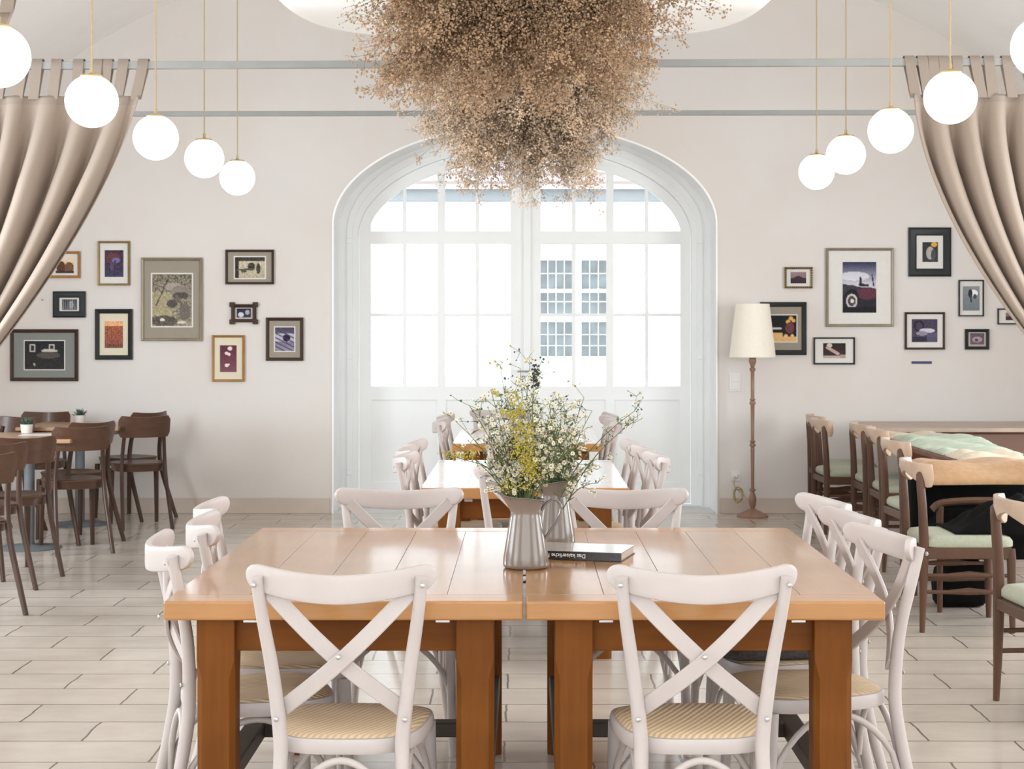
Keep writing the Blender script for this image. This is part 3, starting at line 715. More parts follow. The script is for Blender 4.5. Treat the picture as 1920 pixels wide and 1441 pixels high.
# ------------------------------------------------------------------ jugs, flowers, book
def jug():
    root = empty('enamel_jug', (0, 0, 0), cat='jug', group='taupe enamel jugs holding wildflowers')
    prof = [(.0, 0), (.060, 0), (.0655, .004), (.067, .012), (.0655, .03), (.0605, .06), (.0555, .09), (.0505, .12), (.0465, .145), (.0440, .157), (.0445, .165), (.047, .18), (.052, .196), (.056, .206)]
    n = 48; rings = []
    def ring(r, z, k0, push=0):
        out = []
        for k in range(n):
            a = 2*PI*k/n; w = max(0, math.cos(a-PI))**6; f = max(0, (z-.155)/.051)
            rr = r+.026*w*f**1.6+push
            flu = 0.0004*math.cos(14*a) if .02 < z < .15 else 0
            zz = z+.012*w*f**2-.010*max(0, math.cos(a))*f
            out.append(Vector(((rr+flu)*math.cos(a), (rr+flu)*math.sin(a), zz)))
        return out
    b = MB(); rings = [ring(max(r, .001), z, 0) for r, z in prof]
    rings += [ring(r, z, 0, -.003) for r, z in reversed(prof[9:])]+[ring(.035, .06, 0, 0)]
    b.loft(rings); b.build('body', M_jug, root, smooth=45)
    rm = MB(); rm.tube(ring(.0565, .206, 0), .0022, 8, closed=True); rm.build('rim', M_jugrim, root)
    h = MB(); p = spline([(.046, 0, .165), (.060, 0, .188), (.082, 0, .198), (.100, 0, .185), (.102, 0, .165), (.090, 0, .135), (.070, 0, .105), (.0555, 0, .085)], 6)
    h.tube(p, .0042, 10, flat=1.9, up=(0, 0, 1)); h.build('handle', M_jugrim, root)
    return root
J = jug(); J.location = (PX(986, 4.98), 4.98, .7605); J['label'] = 'taupe enamel jug in front, standing over the gap between the front tables'
J2 = copy_tree(J); J2.location = (PX(1040, 5.52), 5.52, .7605); J2.rotation_euler = (0, 0, D(200)); J2['label'] = 'taupe enamel jug behind the front one, partly hidden'
def bouquet(loc, seed, lab, targets, nrand, spread, hgt):
    root = empty('wildflower_bouquet', loc, label=lab, cat='flowers', group='wildflower bunches in the jugs')
    rg = random.Random(seed); seg = []; daisies = []; leaves = []; yel = []; seeds = []
    tips = [Vector(t) for t in targets]
    for _ in range(nrand):
        a = rg.uniform(0, 2*PI); rr = spread*math.sqrt(rg.random()); tips.append(Vector((rr*math.cos(a)*1.0, rr*math.sin(a)*.75, hgt*(1-.55*(rr/spread)**1.5)*rg.uniform(.45, 1.0))))
    st = MB()
    for t in tips:
        p0 = Vector((rg.uniform(-.02, .02), rg.uniform(-.02, .02), -.14)); p1 = Vector((t.x*.2+rg.uniform(-.02, .02), t.y*.2, t.z*.35)); path = bez(p0, p1, t, 8)
        st.tube(path, [.0020]*5+[.0016, .0013, .0011, .0009], 5)
        for b in range(rg.randint(6, 9)):
            k = rg.randint(4, 8); p = path[k]; d = (path[k]-path[k-1]).normalized()
            q = (Vector((rg.gauss(0, 1), rg.gauss(0, 1), rg.gauss(.4, .6))).normalized()*.8+d*.6).normalized()*rg.uniform(.02, .055)
            e = p+q; seg.append((p, e))
            for m in range(rg.randint(2, 4)):
                o = e+Vector((rg.gauss(0, .012), rg.gauss(0, .012), rg.gauss(.005, .010))); seg.append((e, o))
                (daisies if rg.random() < .74 else seeds).append(o)
        for b in range(6):
            k = rg.randint(2, 7); leaves.append((path[k].copy(), rg.uniform(0, 2*PI), rg.uniform(.018, .042)))
    st.build('stems', M_stem, root)
    V, Fc = sticks([(tuple(a), tuple(b)) for a, b in seg], .0009); mesh_np('twigs', V, Fc, M_stem, root)
    pet = MB(); eye = []
    for o in daisies:
        r = rg.uniform(.0055, .0095); n_ = (Vector((rg.gauss(0, .7), rg.gauss(-.5, .6), rg.gauss(.6, .4)))).normalized(); x = n_.orthogonal().normalized(); y = n_.cross(x)
        for k in range(7):
            a = 2*PI*k/7; d = x*math.cos(a)+y*math.sin(a); e = x*-math.sin(a)+y*math.cos(a)
            pet.add([o+d*r*.25-e*r*.12, o+d*r*.7-e*r*.28+n_*r*.1, o+d*r*1.05+n_*r*.05, o+d*r*.7+e*r*.28+n_*r*.1, o+d*r*.25+e*r*.12], [(0, 1, 2, 3, 4)])
        eye.append(tuple(o+n_*r*.12))
    pet.build('daisy_petals', M_petal, root, smooth=0)
    V, Fc = florets(eye, (.0026, .0038), 1); mesh_np('daisy_centres', V, Fc, M_eye, root)
    V, Fc = florets([tuple(s) for s in seeds], (.003, .0055), 2); mesh_np('buds', V, Fc, M_leafd, root)
    lv = MB()
    for p, a, ln in leaves:
        d = Vector((math.cos(a), math.sin(a), rg.uniform(-.2, .8))).normalized(); s = d.cross(Vector((0, 0, 1))).normalized()*ln*.13; up = Vector((0, 0, ln*.08))
        lv.add([p, p+d*ln*.4+s+up, p+d*ln, p+d*ln*.4-s+up, p+d*ln*.4-up*.4], [(0, 1, 4), (1, 2, 4), (0, 4, 3), (4, 2, 3)])
    lv.build('leaves', M_leaf, root, smooth=60)
    return root, rg
def pt(px, py, d, loc): return tuple(P3(px, py, d)-Vector(loc))
bl = Vector((J.location.x-.008, 4.98, .95))
tg = [pt(975, 690, 4.98, bl), (0.02, .03, .40), pt(940, 700, 5.0, bl), pt(920, 730, 4.95, bl), pt(1000, 720, 4.93, bl), pt(880, 760, 4.9, bl), pt(855, 790, 5.0, bl), pt(848, 830, 4.9, bl), pt(900, 780, 5.05, bl), pt(1010, 690, 5.0, bl)]
bq, rg = bouquet(bl, 21, 'tall spray of small white daisies and yellow goldenrod in the front jug', tg, 40, .15, .37)
ye = []
for px, py, s in [(968, y, 9) for y in range(740, 860, 7)]+[(990, y, 11) for y in range(800, 900, 5)]+[(985+k*2, 860+k*3, 12) for k in range(10)]+[(840+k*6, 850+((k*7) % 9), 7) for k in range(9)]+[(945+k*7, 770+((k*5) % 8), 6) for k in range(6)]+[(925, 735, 6), (930, 738, 6), (955, 905, 9), (968, 915, 9), (985, 912, 9), (945, 912, 7)]:
    for m in range(14):
        ye.append(pt(px+rg.gauss(0, s*.8), py+rg.gauss(0, s*.6), 4.86+rg.gauss(0, .02), bl))
V, Fc = florets(ye, (.002, .0045), 4); mesh_np('goldenrod', V, Fc, M_yellow, bq)
V, Fc = sticks([(pt(985, 925, 4.95, bl), pt(990, 850, 4.87, bl)), (pt(990, 850, 4.87, bl), pt(970, 740, 4.86, bl)), (pt(960, 925, 4.95, bl), pt(900, 870, 4.88, bl)), (pt(900, 870, 4.88, bl), pt(838, 852, 4.86, bl))], .0014); mesh_np('goldenrod_stems', V, Fc, M_stem, bq)
dk = [pt(1003+rg.gauss(0, 5), 703+rg.gauss(0, 14), 5.0+rg.gauss(0, .01), bl) for _ in range(70)]
V, Fc = florets(dk, (.003, .006), 5); mesh_np('dark_seed_head', V, Fc, M_seed, bq)
bl2 = Vector((J2.location.x, 5.52, .95))
tg = [pt(1095, 745, 5.4, bl2), pt(1110, 770, 5.4, bl2), pt(1060, 770, 5.5, bl2), pt(1190, 770, 5.35, bl2), pt(1195, 785, 5.35, bl2), pt(1110, 880, 5.3, bl2), pt(1120, 905, 5.3, bl2), pt(1085, 800, 5.4, bl2), pt(1050, 820, 5.5, bl2), pt(1120, 860, 5.45, bl2), pt(1030, 760, 5.5, bl2)]
bouquet(bl2, 33, 'looser wildflower spray reaching toward the floor lamp from the rear jug', tg, 24, .12, .27)
bk = empty('book', (.285, 5.10, .7605), D(-15), label='book with a black titled spine lying on the table beside the jugs', cat='book')
b = MB(); b.box(-.30, 0, .004, .198, .0025, .0235); b.build('pages', M_pages, bk, smooth=0)
b = MB(); b.box(-.304, .004, 0, .203, 0, .0025); b.build('back_cover', M_cover, bk, smooth=0)
b = MB(); b.box(-.304, .004, 0, .203, .0235, .026); b.build('front_cover', M_cover2, bk, smooth=0)
b = MB(); b.box(-.304, .004, -.003, .0005, 0, .026); sp_ = b.build('spine', M_cover, bk, smooth=0, bevel=.001)
def text(s, size, m, parent, loc, rot, depth=.0004):
    cu = bpy.data.curves.new('t', 'FONT'); cu.body = s; cu.size = size; cu.extrude = depth; cu.align_x = 'LEFT'; cu.align_y = 'CENTER'
    t = bpy.data.objects.new('t', cu); C.objects.link(t); me = bpy.data.meshes.new_from_object(t.evaluated_get(bpy.context.evaluated_depsgraph_get())); bpy.data.objects.remove(t)
    me.materials.clear(); me.materials.append(m); o = bpy.data.objects.new('title_lettering', me); C.objects.link(o); o.parent = parent; o.location = loc; o.rotation_euler = rot; return o
text('Das kaiserliche Fest', .0175, M_ink, sp_, (-.105, -.0034, .0135), (PI/2, PI, 0))
text('Brandstetter', .008, M_cover2, sp_, (-.03, -.0034, .0135), (PI/2, PI, 0)) if False else None
# ------------------------------------------------------------------ brown cafe chairs and tables
def cafe_chair():
    root = empty('cafe_chair', (0, 0, 0), cat='chair', group='dark brown bentwood cafe chairs')
    s = MB(); rings = []
    for z, k in ((.412, .90), (.415, .95), (.455, .97), (.462, 1.0), (.470, 1.0), (.474, .97), (.468, .7), (.466, .1)):
        rings.append([Vector((sup(.20, .20, 2.9, q, 40)[0]*k, sup(.20, .20, 2.9, q, 40)[1]*k, z)) for q in range(40)])
    s.loft(rings); s.build('seat', M_brownp, root, smooth=35)
    for sx in (-1, 1):
        p = spline([(sx*.180, -.345, .0), (sx*.172, -.285, .15), (sx*.163, -.215, .33), (sx*.158, -.185, .46), (sx*.150, -.195, .60), (sx*.140, -.235, .755)], 6); N = len(p)
        wd, nn = [], []
        for k in range(N):
            t = (p[min(N-1, k+1)]-p[max(0, k-1)]).normalized(); x = Vector((1, 0, 0)); x = (x-t*x.dot(t)).normalized(); wd.append(x); nn.append(t.cross(x))
        l = MB(); l.ribbon(p, wd, nn, .024, [.026+.010*math.sin(PI*k/N) for k in range(N)]); l.build('back_leg', M_brown, root, smooth=40)
        l = MB(); l.ribbon([Vector((sx*.172, .175, 0)), Vector((sx*.166, .160, .42))], [Vector((1, 0, 0))]*2, [Vector((0, 1, 0))]*2, [.026, .036], [.024, .034]); l.build('leg', M_brown, root, smooth=40)
    b = MB(); N = 20; rings = []
    for k in range(N+1):
        u = -1+2*k/N; x = .188*u; y = -.266+.070*u*u; e = max(0, (abs(u)-.86)/.14); r = 1-math.sqrt(max(0, 1-e*e)); top = .820+.012*u*u-.035*r; bot = .668+.035*r
        n_ = Vector((-2*.070*u/.188, 1, 0)).normalized()*.006; tl = -.03
        rings.append([Vector((x, y, bot))-n_, Vector((x, y, bot))+n_, Vector((x, y+tl, top))+n_, Vector((x, y+tl, top))-n_])
    b.loft(rings); b.build('back_panel', M_brownp, root, smooth=35, bevel=.002)
    return root
K0 = cafe_chair(); kused = [False]
def kc(px, py, rz, lab, back=.34):
    """px,py: where the middle of its back feet meets the floor"""
    d = F*CH/(py-VY); x = PX(px, d); o = K0 if not kused[0] else copy_tree(K0); kused[0] = True
    a = D(rz); o.location = (x-math.sin(a)*back, d+math.cos(a)*back, 0); o.rotation_euler = (0, 0, a); o['label'] = lab; return o
kc(160, 1040, 28, 'brown cafe chair, whole back toward us, in the middle of the cafe group')
kc(277, 993, 24, 'brown cafe chair standing outermost toward the arched door, back toward us')
kc(298, 974, 56, 'brown cafe chair against the wall, tucked behind the outermost one')
kc(190, 1018, 48, 'brown cafe chair with a shiny highlight on its turned back, behind the middle one')
kc(62, 1085, 38, 'brown cafe chair with a light sheen across its back, in front of the middle one')
kc(10, 1112, 42, 'brown cafe chair cut by the photo edge, beside the one with the sheen')
kc(-15, 1160, 42, 'brown cafe chair mostly outside the photo, one leg showing')
o = kc(75, 960, 180, 'brown cafe chair facing us across the table by the wall', 0); o.location = (PX(75, 13.0), 12.93, 0)
o = kc(75, 960, 150, 'brown cafe chair at the photo edge facing the light wooden tables', 0); o.location = (PX(-15, 12.2), 12.2, 0)
def cafe_table():
    root = empty('cafe_table', (0, 0, 0), cat='table', group='light topped cafe tables on round iron bases')
    t = MB(); t.box(-.375, .375, -.375, .375, .722, .75); t.build('tabletop', M_oak, root, smooth=0, bevel=.006)
    t = MB(); t.box(-.33, .33, -.33, .33, .69, .722); t.build('apron', M_brownp, root, smooth=0)
    t = MB(); t.lathe([(.21, 0), (.212, .006), (.20, .012), (.05, .02), (.035, .03), (.035, .69)], 28); t.build('pedestal', M_iron, root, smooth=40)
    return root
A = cafe_table(); A.location = (PX(150, 12.78), 12.78, 0); A['label'] = 'light topped cafe table nearest the end wall, with a white potted succulent'
B = copy_tree(A); B.location = (-3.31, 11.40, 0); B['label'] = 'light topped cafe table in the middle of its row, with a sheet on it'
B = copy_tree(A); B.location = (-3.44, 10.05, 0); B['label'] = 'light topped cafe table nearest to us, mostly hidden by chair backs'
def pot():
    root = empty('potted_succulent', (0, 0, 0), cat='potted plant', group='small potted succulents on the cafe tables')
    p = MB(); p.lathe([(.001, 0), (.036, 0), (.042, .055), (.043, .06), (.038, .06), (.037, .05), (.001, .05)], 24); p.build('pot', M_pot, root)
    l = MB(); rg = random.Random(3)
    for k in range(46):
        a = rg.uniform(0, 6.28); el = rg.uniform(.2, 1.4); ln = rg.uniform(.04, .075); d = Vector((math.cos(a)*math.cos(el), math.sin(a)*math.cos(el), math.sin(el)))
        s = d.cross(Vector((0, 0, 1))).normalized()*ln*.13; n_ = s.cross(d).normalized()*ln*.08; p0 = Vector((0, 0, .05))
        l.add([p0, p0+d*ln*.5+s, p0+d*ln, p0+d*ln*.5-s, p0+d*ln*.45+n_, p0+d*ln*.45-n_], [(0, 1, 4), (1, 2, 4), (2, 3, 4), (3, 0, 4), (1, 0, 5), (2, 1, 5), (3, 2, 5), (0, 3, 5)])
    l.build('leaves', M_leafd, root, smooth=0); return root
p = pot(); p.location = (PX(50, 11.68), 11.68, .751); p['label'] = 'small potted succulent on the middle cafe table'
p2 = copy_tree(p); p2.location = (PX(150, 12.95), 12.95, .751); p2.rotation_euler = (0, 0, 1.3); p2['label'] = 'small potted succulent on the cafe table by the wall'
m_ = MB(); m_.box(-.15, .15, -.1, .1, 0, .002); o = m_.build('menu_sheet', M_plastic, smooth=0); o.location = (PX(82, 11.5), 11.5, .751); o.rotation_euler = (0, 0, .1)
tag(o, 'white menu sheet lying on the middle cafe table beside the succulent', 'menu')
# ------------------------------------------------------------------ teak chairs with green seats
def teak_chair():
    root = empty('teak_chair', (0, 0, 0), cat='chair', group='teak chairs with green seats along the side table')
    for s in (-1, 1):
        l = MB(); l.tube([(s*.215, -.225, 0), (s*.213, -.220, .15), (s*.212, -.215, .42), (s*.210, -.222, .60), (s*.207, -.232, .73), (s*.205, -.236, .762), (s*.205, -.237, .772)], [.013, .0175, .024, .021, .020, .016, .006], 14, up=(1, 0, 0)); l.build('back_post', M_teak, root, smooth=60)
        l = MB(); l.tube([(s*.225, .205, 0), (s*.224, .203, .15), (s*.222, .20, .36), (s*.222, .20, .405)], [.013, .018, .022, .018], 14); l.build('leg', M_teak, root, smooth=60)
        for z in (.275, .195):
            q = MB(); q.tube([(s*.213, -.215, z), (s*.218, -.1, z), (s*.220, 0, z+.004), (s*.221, .1, z), (s*.223, .20, z)], [.009, .010, .018, .010, .009], 8, flat=.55); q.build('stretcher', M_teak, root, smooth=60)
        q = MB(); q.box(min(s*.205, s*.235), max(s*.205, s*.235), -.21, .20, .355, .41); q.build('seat_rail', M_teak, root, smooth=0, bevel=.006)
    for y in (-.22, .20):
        q = MB(); q.box(-.21, .21, y-.012, y+.012, .36, .405); q.build('seat_rail', M_teak, root, smooth=0, bevel=.005)
    r = MB(); N = 26; rings = []
    for k in range(N+1):
        u = -1+2*k/N; x = .245*math.sin(u*1.25)/math.sin(1.25); y = -.272+.088*u*u
        e = max(0, (abs(u)-.82)/.18); sh = math.sqrt(max(.02, 1-e*e)); top = .815-.004*u*u; h = (.055+.075*abs(u)**1.2)*(.5+.5*sh); n_ = Vector((-.75*u, 1, 0)).normalized(); th = .013*sh+.003
        tl = n_*(-.014)
        c0 = Vector((x, y, top)); c1 = Vector((x, y, top-h))-tl
        rings.append([c0-n_*th*.6, c0+n_*th*.6, (c0+c1)/2+n_*th, c1+n_*th*.6, c1-n_*th*.6, (c0+c1)/2-n_*th])
    r.loft(rings); r.build('back_rail', M_rail, root, smooth=70, bevel=.003)
    c = MB(); rings = []
    for z, k in ((.405, .95), (.415, 1), (.440, 1), (.456, .95), (.464, .80), (.467, .4)):
        rings.append([Vector((x*k, y*k, z)) for x, y in rrect(.235, .215, .05, 5)])
    c.loft(rings); c.build('seat_cushion', M_green, root, smooth=50)
    return root
Q0 = teak_chair(); qused = [False]
def tc(x, y, rz, lab):
    o = Q0 if not qused[0] else copy_tree(Q0); qused[0] = True
    o.location = (x+.22, y, 0); o.rotation_euler = (0, 0, D(rz)); o['label'] = lab
tc(2.20, 12.95, -90, 'teak chair with green seat closest to the end wall')
tc(2.14, 12.38, -88, 'teak chair with green seat second from the end wall')
tc(2.31, 11.78, -90, 'teak chair with green seat third from the end wall, at the pale table corner')
tc(2.30, 11.16, -92, 'teak chair with green seat fourth from the end wall, beside the mint blanket')
tc(2.17, 10.05, -88, 'teak chair with green seat next to the cream blanket')
tc(1.92, 8.42, -91, 'teak chair with green seat standing whole in front of the tan blanket')
tc(1.87, 6.50, -86, 'teak chair cut off by the photo edge, nearest to us')
t = empty('side_table', (0, 0, 0), label='pale topped wooden table along the end wall behind the green seated chairs', cat='table')
q = MB(); q.box(2.52, 4.7, 12.25, 13.2, .722, .752); q.build('tabletop', M_pale, t, smooth=0, bevel=.004)
q = MB(); q.box(2.75, 4.6, 12.33, 12.36, .50, .722); q.build('apron', M_mahog, t, smooth=0)
for x in (2.95, 4.5):
    for y in (12.4, 13.1):
        q = MB(); q.box(x-.04, x+.04, y-.04, y+.04, 0, .722); q.build('leg', M_mahog, t, smooth=0, bevel=.006)
t = empty('long_table', (0, 0, 0), label='reddish wooden long table with folded blankets laid over its edge', cat='table')
q = MB(); q.box(2.42, 3.5, 9.45, 11.95, .69, .725); q.build('tabletop', M_mahog, t, smooth=0, bevel=.006)
for x in (2.86, 3.4):
    for y in (9.6, 11.8):
        q = MB(); q.box(x-.04, x+.04, y-.04, y+.04, 0, .69); q.build('leg', M_mahog, t, smooth=0, bevel=.006)
q = MB(); q.tube(spline([(3.0, 11.9, .83), (2.9, 11.6, .79), (2.98, 11.2, .74)], 6), .02, 10)
def blanket(x0, x1, y0, y1, z, th, m, lab, seed, grp='folded blankets beside the green seated chairs', drop=.0, name='folded_blanket'):
    NX, NY = 26, 18; rg = random.Random(seed); ph = [rg.uniform(0, 6) for _ in range(4)]
    top, bot = [], []
    for j in range(NY+1):
        for i in range(NX+1):
            u, v = i/NX, j/NY; x = x0+(x1-x0)*u; y = y0+(y1-y0)*v+.02*math.sin(5*u+ph[0])
            e = min(1, min(u, 1-u, v, 1-v)*7); h = th*(.35+.65*math.sin(e*PI/2))
            w = .010*math.sin(9*u+3*v+ph[1])+.008*math.sin(14*v+ph[2])
            dd = -drop*max(0, 1-v*3)
            top.append((x, y, z+h+w*e+dd)); bot.append((x, y, z+.001+dd))
    n = (NX+1)*(NY+1); f = []
    for j in range(NY):
        for i in range(NX):
            q = j*(NX+1)+i; f.append((q, q+1, q+NX+2, q+NX+1)); f.append((n+q, n+q+NX+1, n+q+NX+2, n+q+1))
    edge = [i for i in range(NX+1)]+[(j+1)*(NX+1)-1 for j in range(1, NY+1)]+[NY*(NX+1)+i for i in range(NX-1, -1, -1)]+[j*(NX+1) for j in range(NY-1, 0, -1)]
    for a, b2 in zip(edge, edge[1:]+edge[:1]): f.append((a, n+a, n+b2, b2))
    mb = MB(); mb.add(top+bot, f); o = mb.build(name, m, smooth=60); tag(o, lab, 'blanket', grp); return o
blanket(2.44, 2.86, 11.42, 11.90, .726, .022, M_cream, 'cream folded blanket at the far end of the long table', 1)
blanket(2.44, 2.98, 10.90, 11.38, .726, .035, M_mint, 'mint green folded blanket farthest along the long table', 2)
blanket(2.43, 2.93, 10.38, 10.86, .726, .03, M_mint, 'mint green folded blanket in the middle of the long table', 3)
blanket(2.43, 2.90, 9.92, 10.34, .726, .028, M_mint, 'mint green folded blanket beside the cream one on the long table', 4)
blanket(2.43, 2.80, 9.46, 9.88, .726, .035, M_cream, 'cream folded blanket at the near end of the long table', 5)
ac = empty('armchair', (0, 0, 0), label='black upholstered armchair with wooden arm behind a green seated chair', cat='armchair')
q = MB(); q.box(2.16, 2.72, 8.84, 9.32, .26, .44); q.build('seat', M_black, ac, smooth=40, bevel=.04, seg=4)
q = MB(); q.box(2.10, 2.74, 9.26, 9.40, .30, .70); q.build('backrest', M_black, ac, smooth=40, bevel=.04, seg=4)
for y in (8.80, 9.36):
    q = MB(); q.tube(spline([(2.10, y, .53), (2.16, y, .565), (2.40, y, .575), (2.66, y, .555)], 5), .019, 10, flat=1.3); q.build('armrest', M_teak, ac)
    for x in (2.14, 2.66):
        q = MB(); q.tube([(x, y, 0), (x, y, .56)], [.014, .02], 10); q.build('leg', M_teak, ac)
q = MB(); q.box(2.12, 2.68, 8.82, 8.86, .28, .53); q.build('side_panel', M_black, ac, smooth=40, bevel=.015)
o = blanket(2.06, 2.74, 8.86, 9.42, .70, .045, M_tan, 'tan blanket spread over the back of the black armchair', 6, drop=.05)
# black coat heaped over the seat of the whole teak chair
mb = MB(); rg = random.Random(5); NX, NY = 26, 20; vs, fs = [], []
for j in range(NY+1):
    for i in range(NX+1):
        u, v = i/NX, j/NY; x = 2.08+.42*u; y = 8.24+.42*v
        h = .20*(u**.7)*(.6+.4*math.sin(PI*min(1, v+.2)))+.012*math.sin(12*u+5*v)+.010*math.sin(17*v)
        e = min(1, min(u*3, (1-u)*8, v*6, (1-v)*6)); vs.append((x, y, .466+max(.004, h*e)))
for j in range(NY):
    for i in range(NX): q = j*(NX+1)+i; fs.append((q, q+1, q+NX+2, q+NX+1))
mb.add(vs, fs); o = mb.build('folded_coat', M_black, smooth=60); s_ = o.modifiers.new('thick', 'SOLIDIFY'); s_.thickness = .006; s_.offset = 1
tag(o, 'black coat heaped on the green seat of the whole teak chair', 'coat')
bg_ = MB(); rings = []
for z, k in ((0, .8), (.03, .95), (.12, 1), (.2, .9), (.24, .6)): rings.append([Vector((x*k, y*k, z+.01*math.sin(6*i))) for i, (x, y) in enumerate(rrect(.14, .10, .05, 4))])
bg_.loft(rings); o = bg_.build('black_bag', M_black, smooth=60); o.location = (2.30, 9.02, 0); tag(o, 'black bag on the floor under the black armchair', 'bag')
# ------------------------------------------------------------------ floor lamp, sockets, cord
fl = empty('floor_lamp', (PX(1411, 13.30), 13.30, 0), label='floor lamp with turned wooden pole and cream shade beside the arched door', cat='lamp')
b = MB(); b.lathe([(.001, 0), (.122, 0), (.122, .012), (.11, .022), (.06, .045), (.028, .06), (.016, .07)], 32); b.build('base', M_lampwood, fl)
b = MB(); pr = [(.016, .068), (.022, .085), (.030, .12), (.030, .15), (.020, .18), (.013, .20), (.026, .205), (.026, .215), (.013, .225), (.014, .4), (.016, .53), (.013, .545), (.024, .552), (.024, .565), (.015, .575), (.024, .59), (.013, .60), (.014, .75), (.016, .87), (.024, .88), (.024, .895), (.015, .905), (.024, .915), (.014, .925), (.015, 1.13), (.024, 1.145), (.024, 1.155), (.014, 1.165), (.018, 1.18), (.029, 1.21), (.026, 1.24), (.012, 1.26), (.006, 1.27), (.006, 1.50)]
b.lathe(pr, 20); b.build('pole', M_lampwood, fl, smooth=50)
b = MB(); b.lathe([(.180, 1.245), (.131, 1.66), (.129, 1.66), (.178, 1.245)], 48, cap=False); b.build('lamp_shade', M_shade, fl, smooth=30)
b = MB(); b.tube([(.129*math.cos(a), .129*math.sin(a), 1.655) for a in [2*PI*k/40 for k in range(40)]], .003, 6, closed=True); b.build('shade_ring', M_shade, fl)
o = empty('wall_socket', (PX(1379, YW), YW, PZ(892, YW)), label='white wall socket low beside the floor lamp', cat='socket')
b = MB(); b.box(-.04, .04, -.012, 0, -.04, .04); b.build('plate', M_plastic, o, smooth=0, bevel=.004)
b = MB(); b.lathe([(.018, 0), (.018, .03), (.01, .05)], 14); q = b.build('plug', M_plastic, o); q.rotation_euler = (PI/2, 0, 0); q.location = (0, -.01, 0)
o = empty('light_switch', (PX(1378, YW), YW, PZ(716, YW)), label='white double light switch on the wall beside the lamp pole', cat='switch')
b = MB(); b.box(-.045, .045, -.008, 0, -.075, .075); b.build('plate', M_plastic, o, smooth=0, bevel=.003)
for z in (-.033, .033): b = MB(); b.box(-.03, .03, -.013, -.006, z-.028, z+.028); b.build('rocker', M_plastic, o, smooth=0, bevel=.003)
pts = [P3(1379, 893, 13.50)]
pts += [P3(1377, 910, 13.46)]
for k in range(40):
    a = k*.62; pts.append(P3(1383+(8+3*math.sin(k*.7))*math.cos(a), 927+(13+3*math.cos(k*.4))*math.sin(a), 13.47+.012*math.sin(k*1.7)))
pts += [P3(1398, 932, 13.44), P3(1408, 941, 13.32)]
b = MB(); b.tube(spline(pts, 4), .0035, 6); tag(b.build('power_cord', M_cord), 'coiled gold power cord hanging from the socket by the floor lamp', 'cord')
b = MB(); b.box(PX(1709, YW), PX(1747, YW), YW-.006, YW, PZ(681.6, YW), PZ(677, YW)); tag(b.build('wall_strip', M_navy, smooth=0), 'navy blue strip stuck on the wall under a framed picture', 'strip')
# ------------------------------------------------------------------ framed pictures
def attr_mat(name):
    def f(nt, b, c):
        a = nd(nt, 'ShaderNodeAttribute'); a.attribute_name = 'Col'; nt.links.new(a.outputs['Color'], b.inputs['Base Color'])
    return mat(name, (.5, .5, .5), .6, spec=.2, build=f)
M_print = attr_mat('printed_photograph')
def print_mesh(name, w, h, paint, parent, y, seed):
    nx, ny = 44, max(20, int(44*h/w)); rs = np.random.RandomState(seed)
    X, Y = np.meshgrid(np.linspace(0, 1, nx), np.linspace(0, 1, ny)); nz = rs.rand(ny, nx)
    col = paint(X, Y, nz, w/h)
    V = np.stack([(X-.5)*w, np.full_like(X, y), (.5-Y)*h], -1).reshape(-1, 3)
    q = (np.arange(ny-1)[:, None]*nx+np.arange(nx-1)[None]).ravel(); Fc = np.stack([q, q+nx, q+nx+1, q+1], 1)
    o = mesh_np(name, V, Fc, M_print, parent); a = o.data.color_attributes.new('Col', 'FLOAT_COLOR', 'POINT')
    c = np.clip(col, 0, 255)/255; c = np.where(c <= .04045, c/12.92, ((c+.055)/1.055)**2.4)
    a.data.foreach_set('color', np.concatenate([c, np.ones(c.shape[:2]+(1,))], -1).astype(np.float32).ravel()); return o
def base(X, c0, c1, t): t = np.clip(t, 0, 1)[..., None]; return np.array(c0, float)*(1-t)+np.array(c1, float)*t
def put(img, m, c, k=1.0): m = (m.astype(float)*k)[..., None]; return img*(1-m)+np.array(c, float)*m
def disc(X, Y, cx, cy, rx, ry): return ((X-cx)/rx)**2+((Y-cy)/ry)**2 < 1
def seg_(X, Y, x0, y0, x1, y1, w):
    dx_, dy_ = x1-x0, y1-y0; t = np.clip(((X-x0)*dx_+(Y-y0)*dy_)/(dx_*dx_+dy_*dy_), 0, 1); return (X-x0-t*dx_)**2+(Y-y0-t*dy_)**2 < w*w
def speck(nz, k): return ((nz-.5)*k)[..., None]
def p_flowers(X, Y, n, r): i = base(X, (70, 45, 60), (60, 60, 90), Y); i = put(i, disc(X, Y, .45, .3, .4, .2), (130, 70, 50), .5); i = put(i, disc(X, Y, .6, .38, .22, .10), (120, 105, 165)); i = put(i, disc(X, Y, .42, .62, .16, .14), (90, 70, 120)); i = put(i, seg_(X, Y, .55, .4, .5, 1, .04), (60, 50, 40)); return i+speck(n, 60)
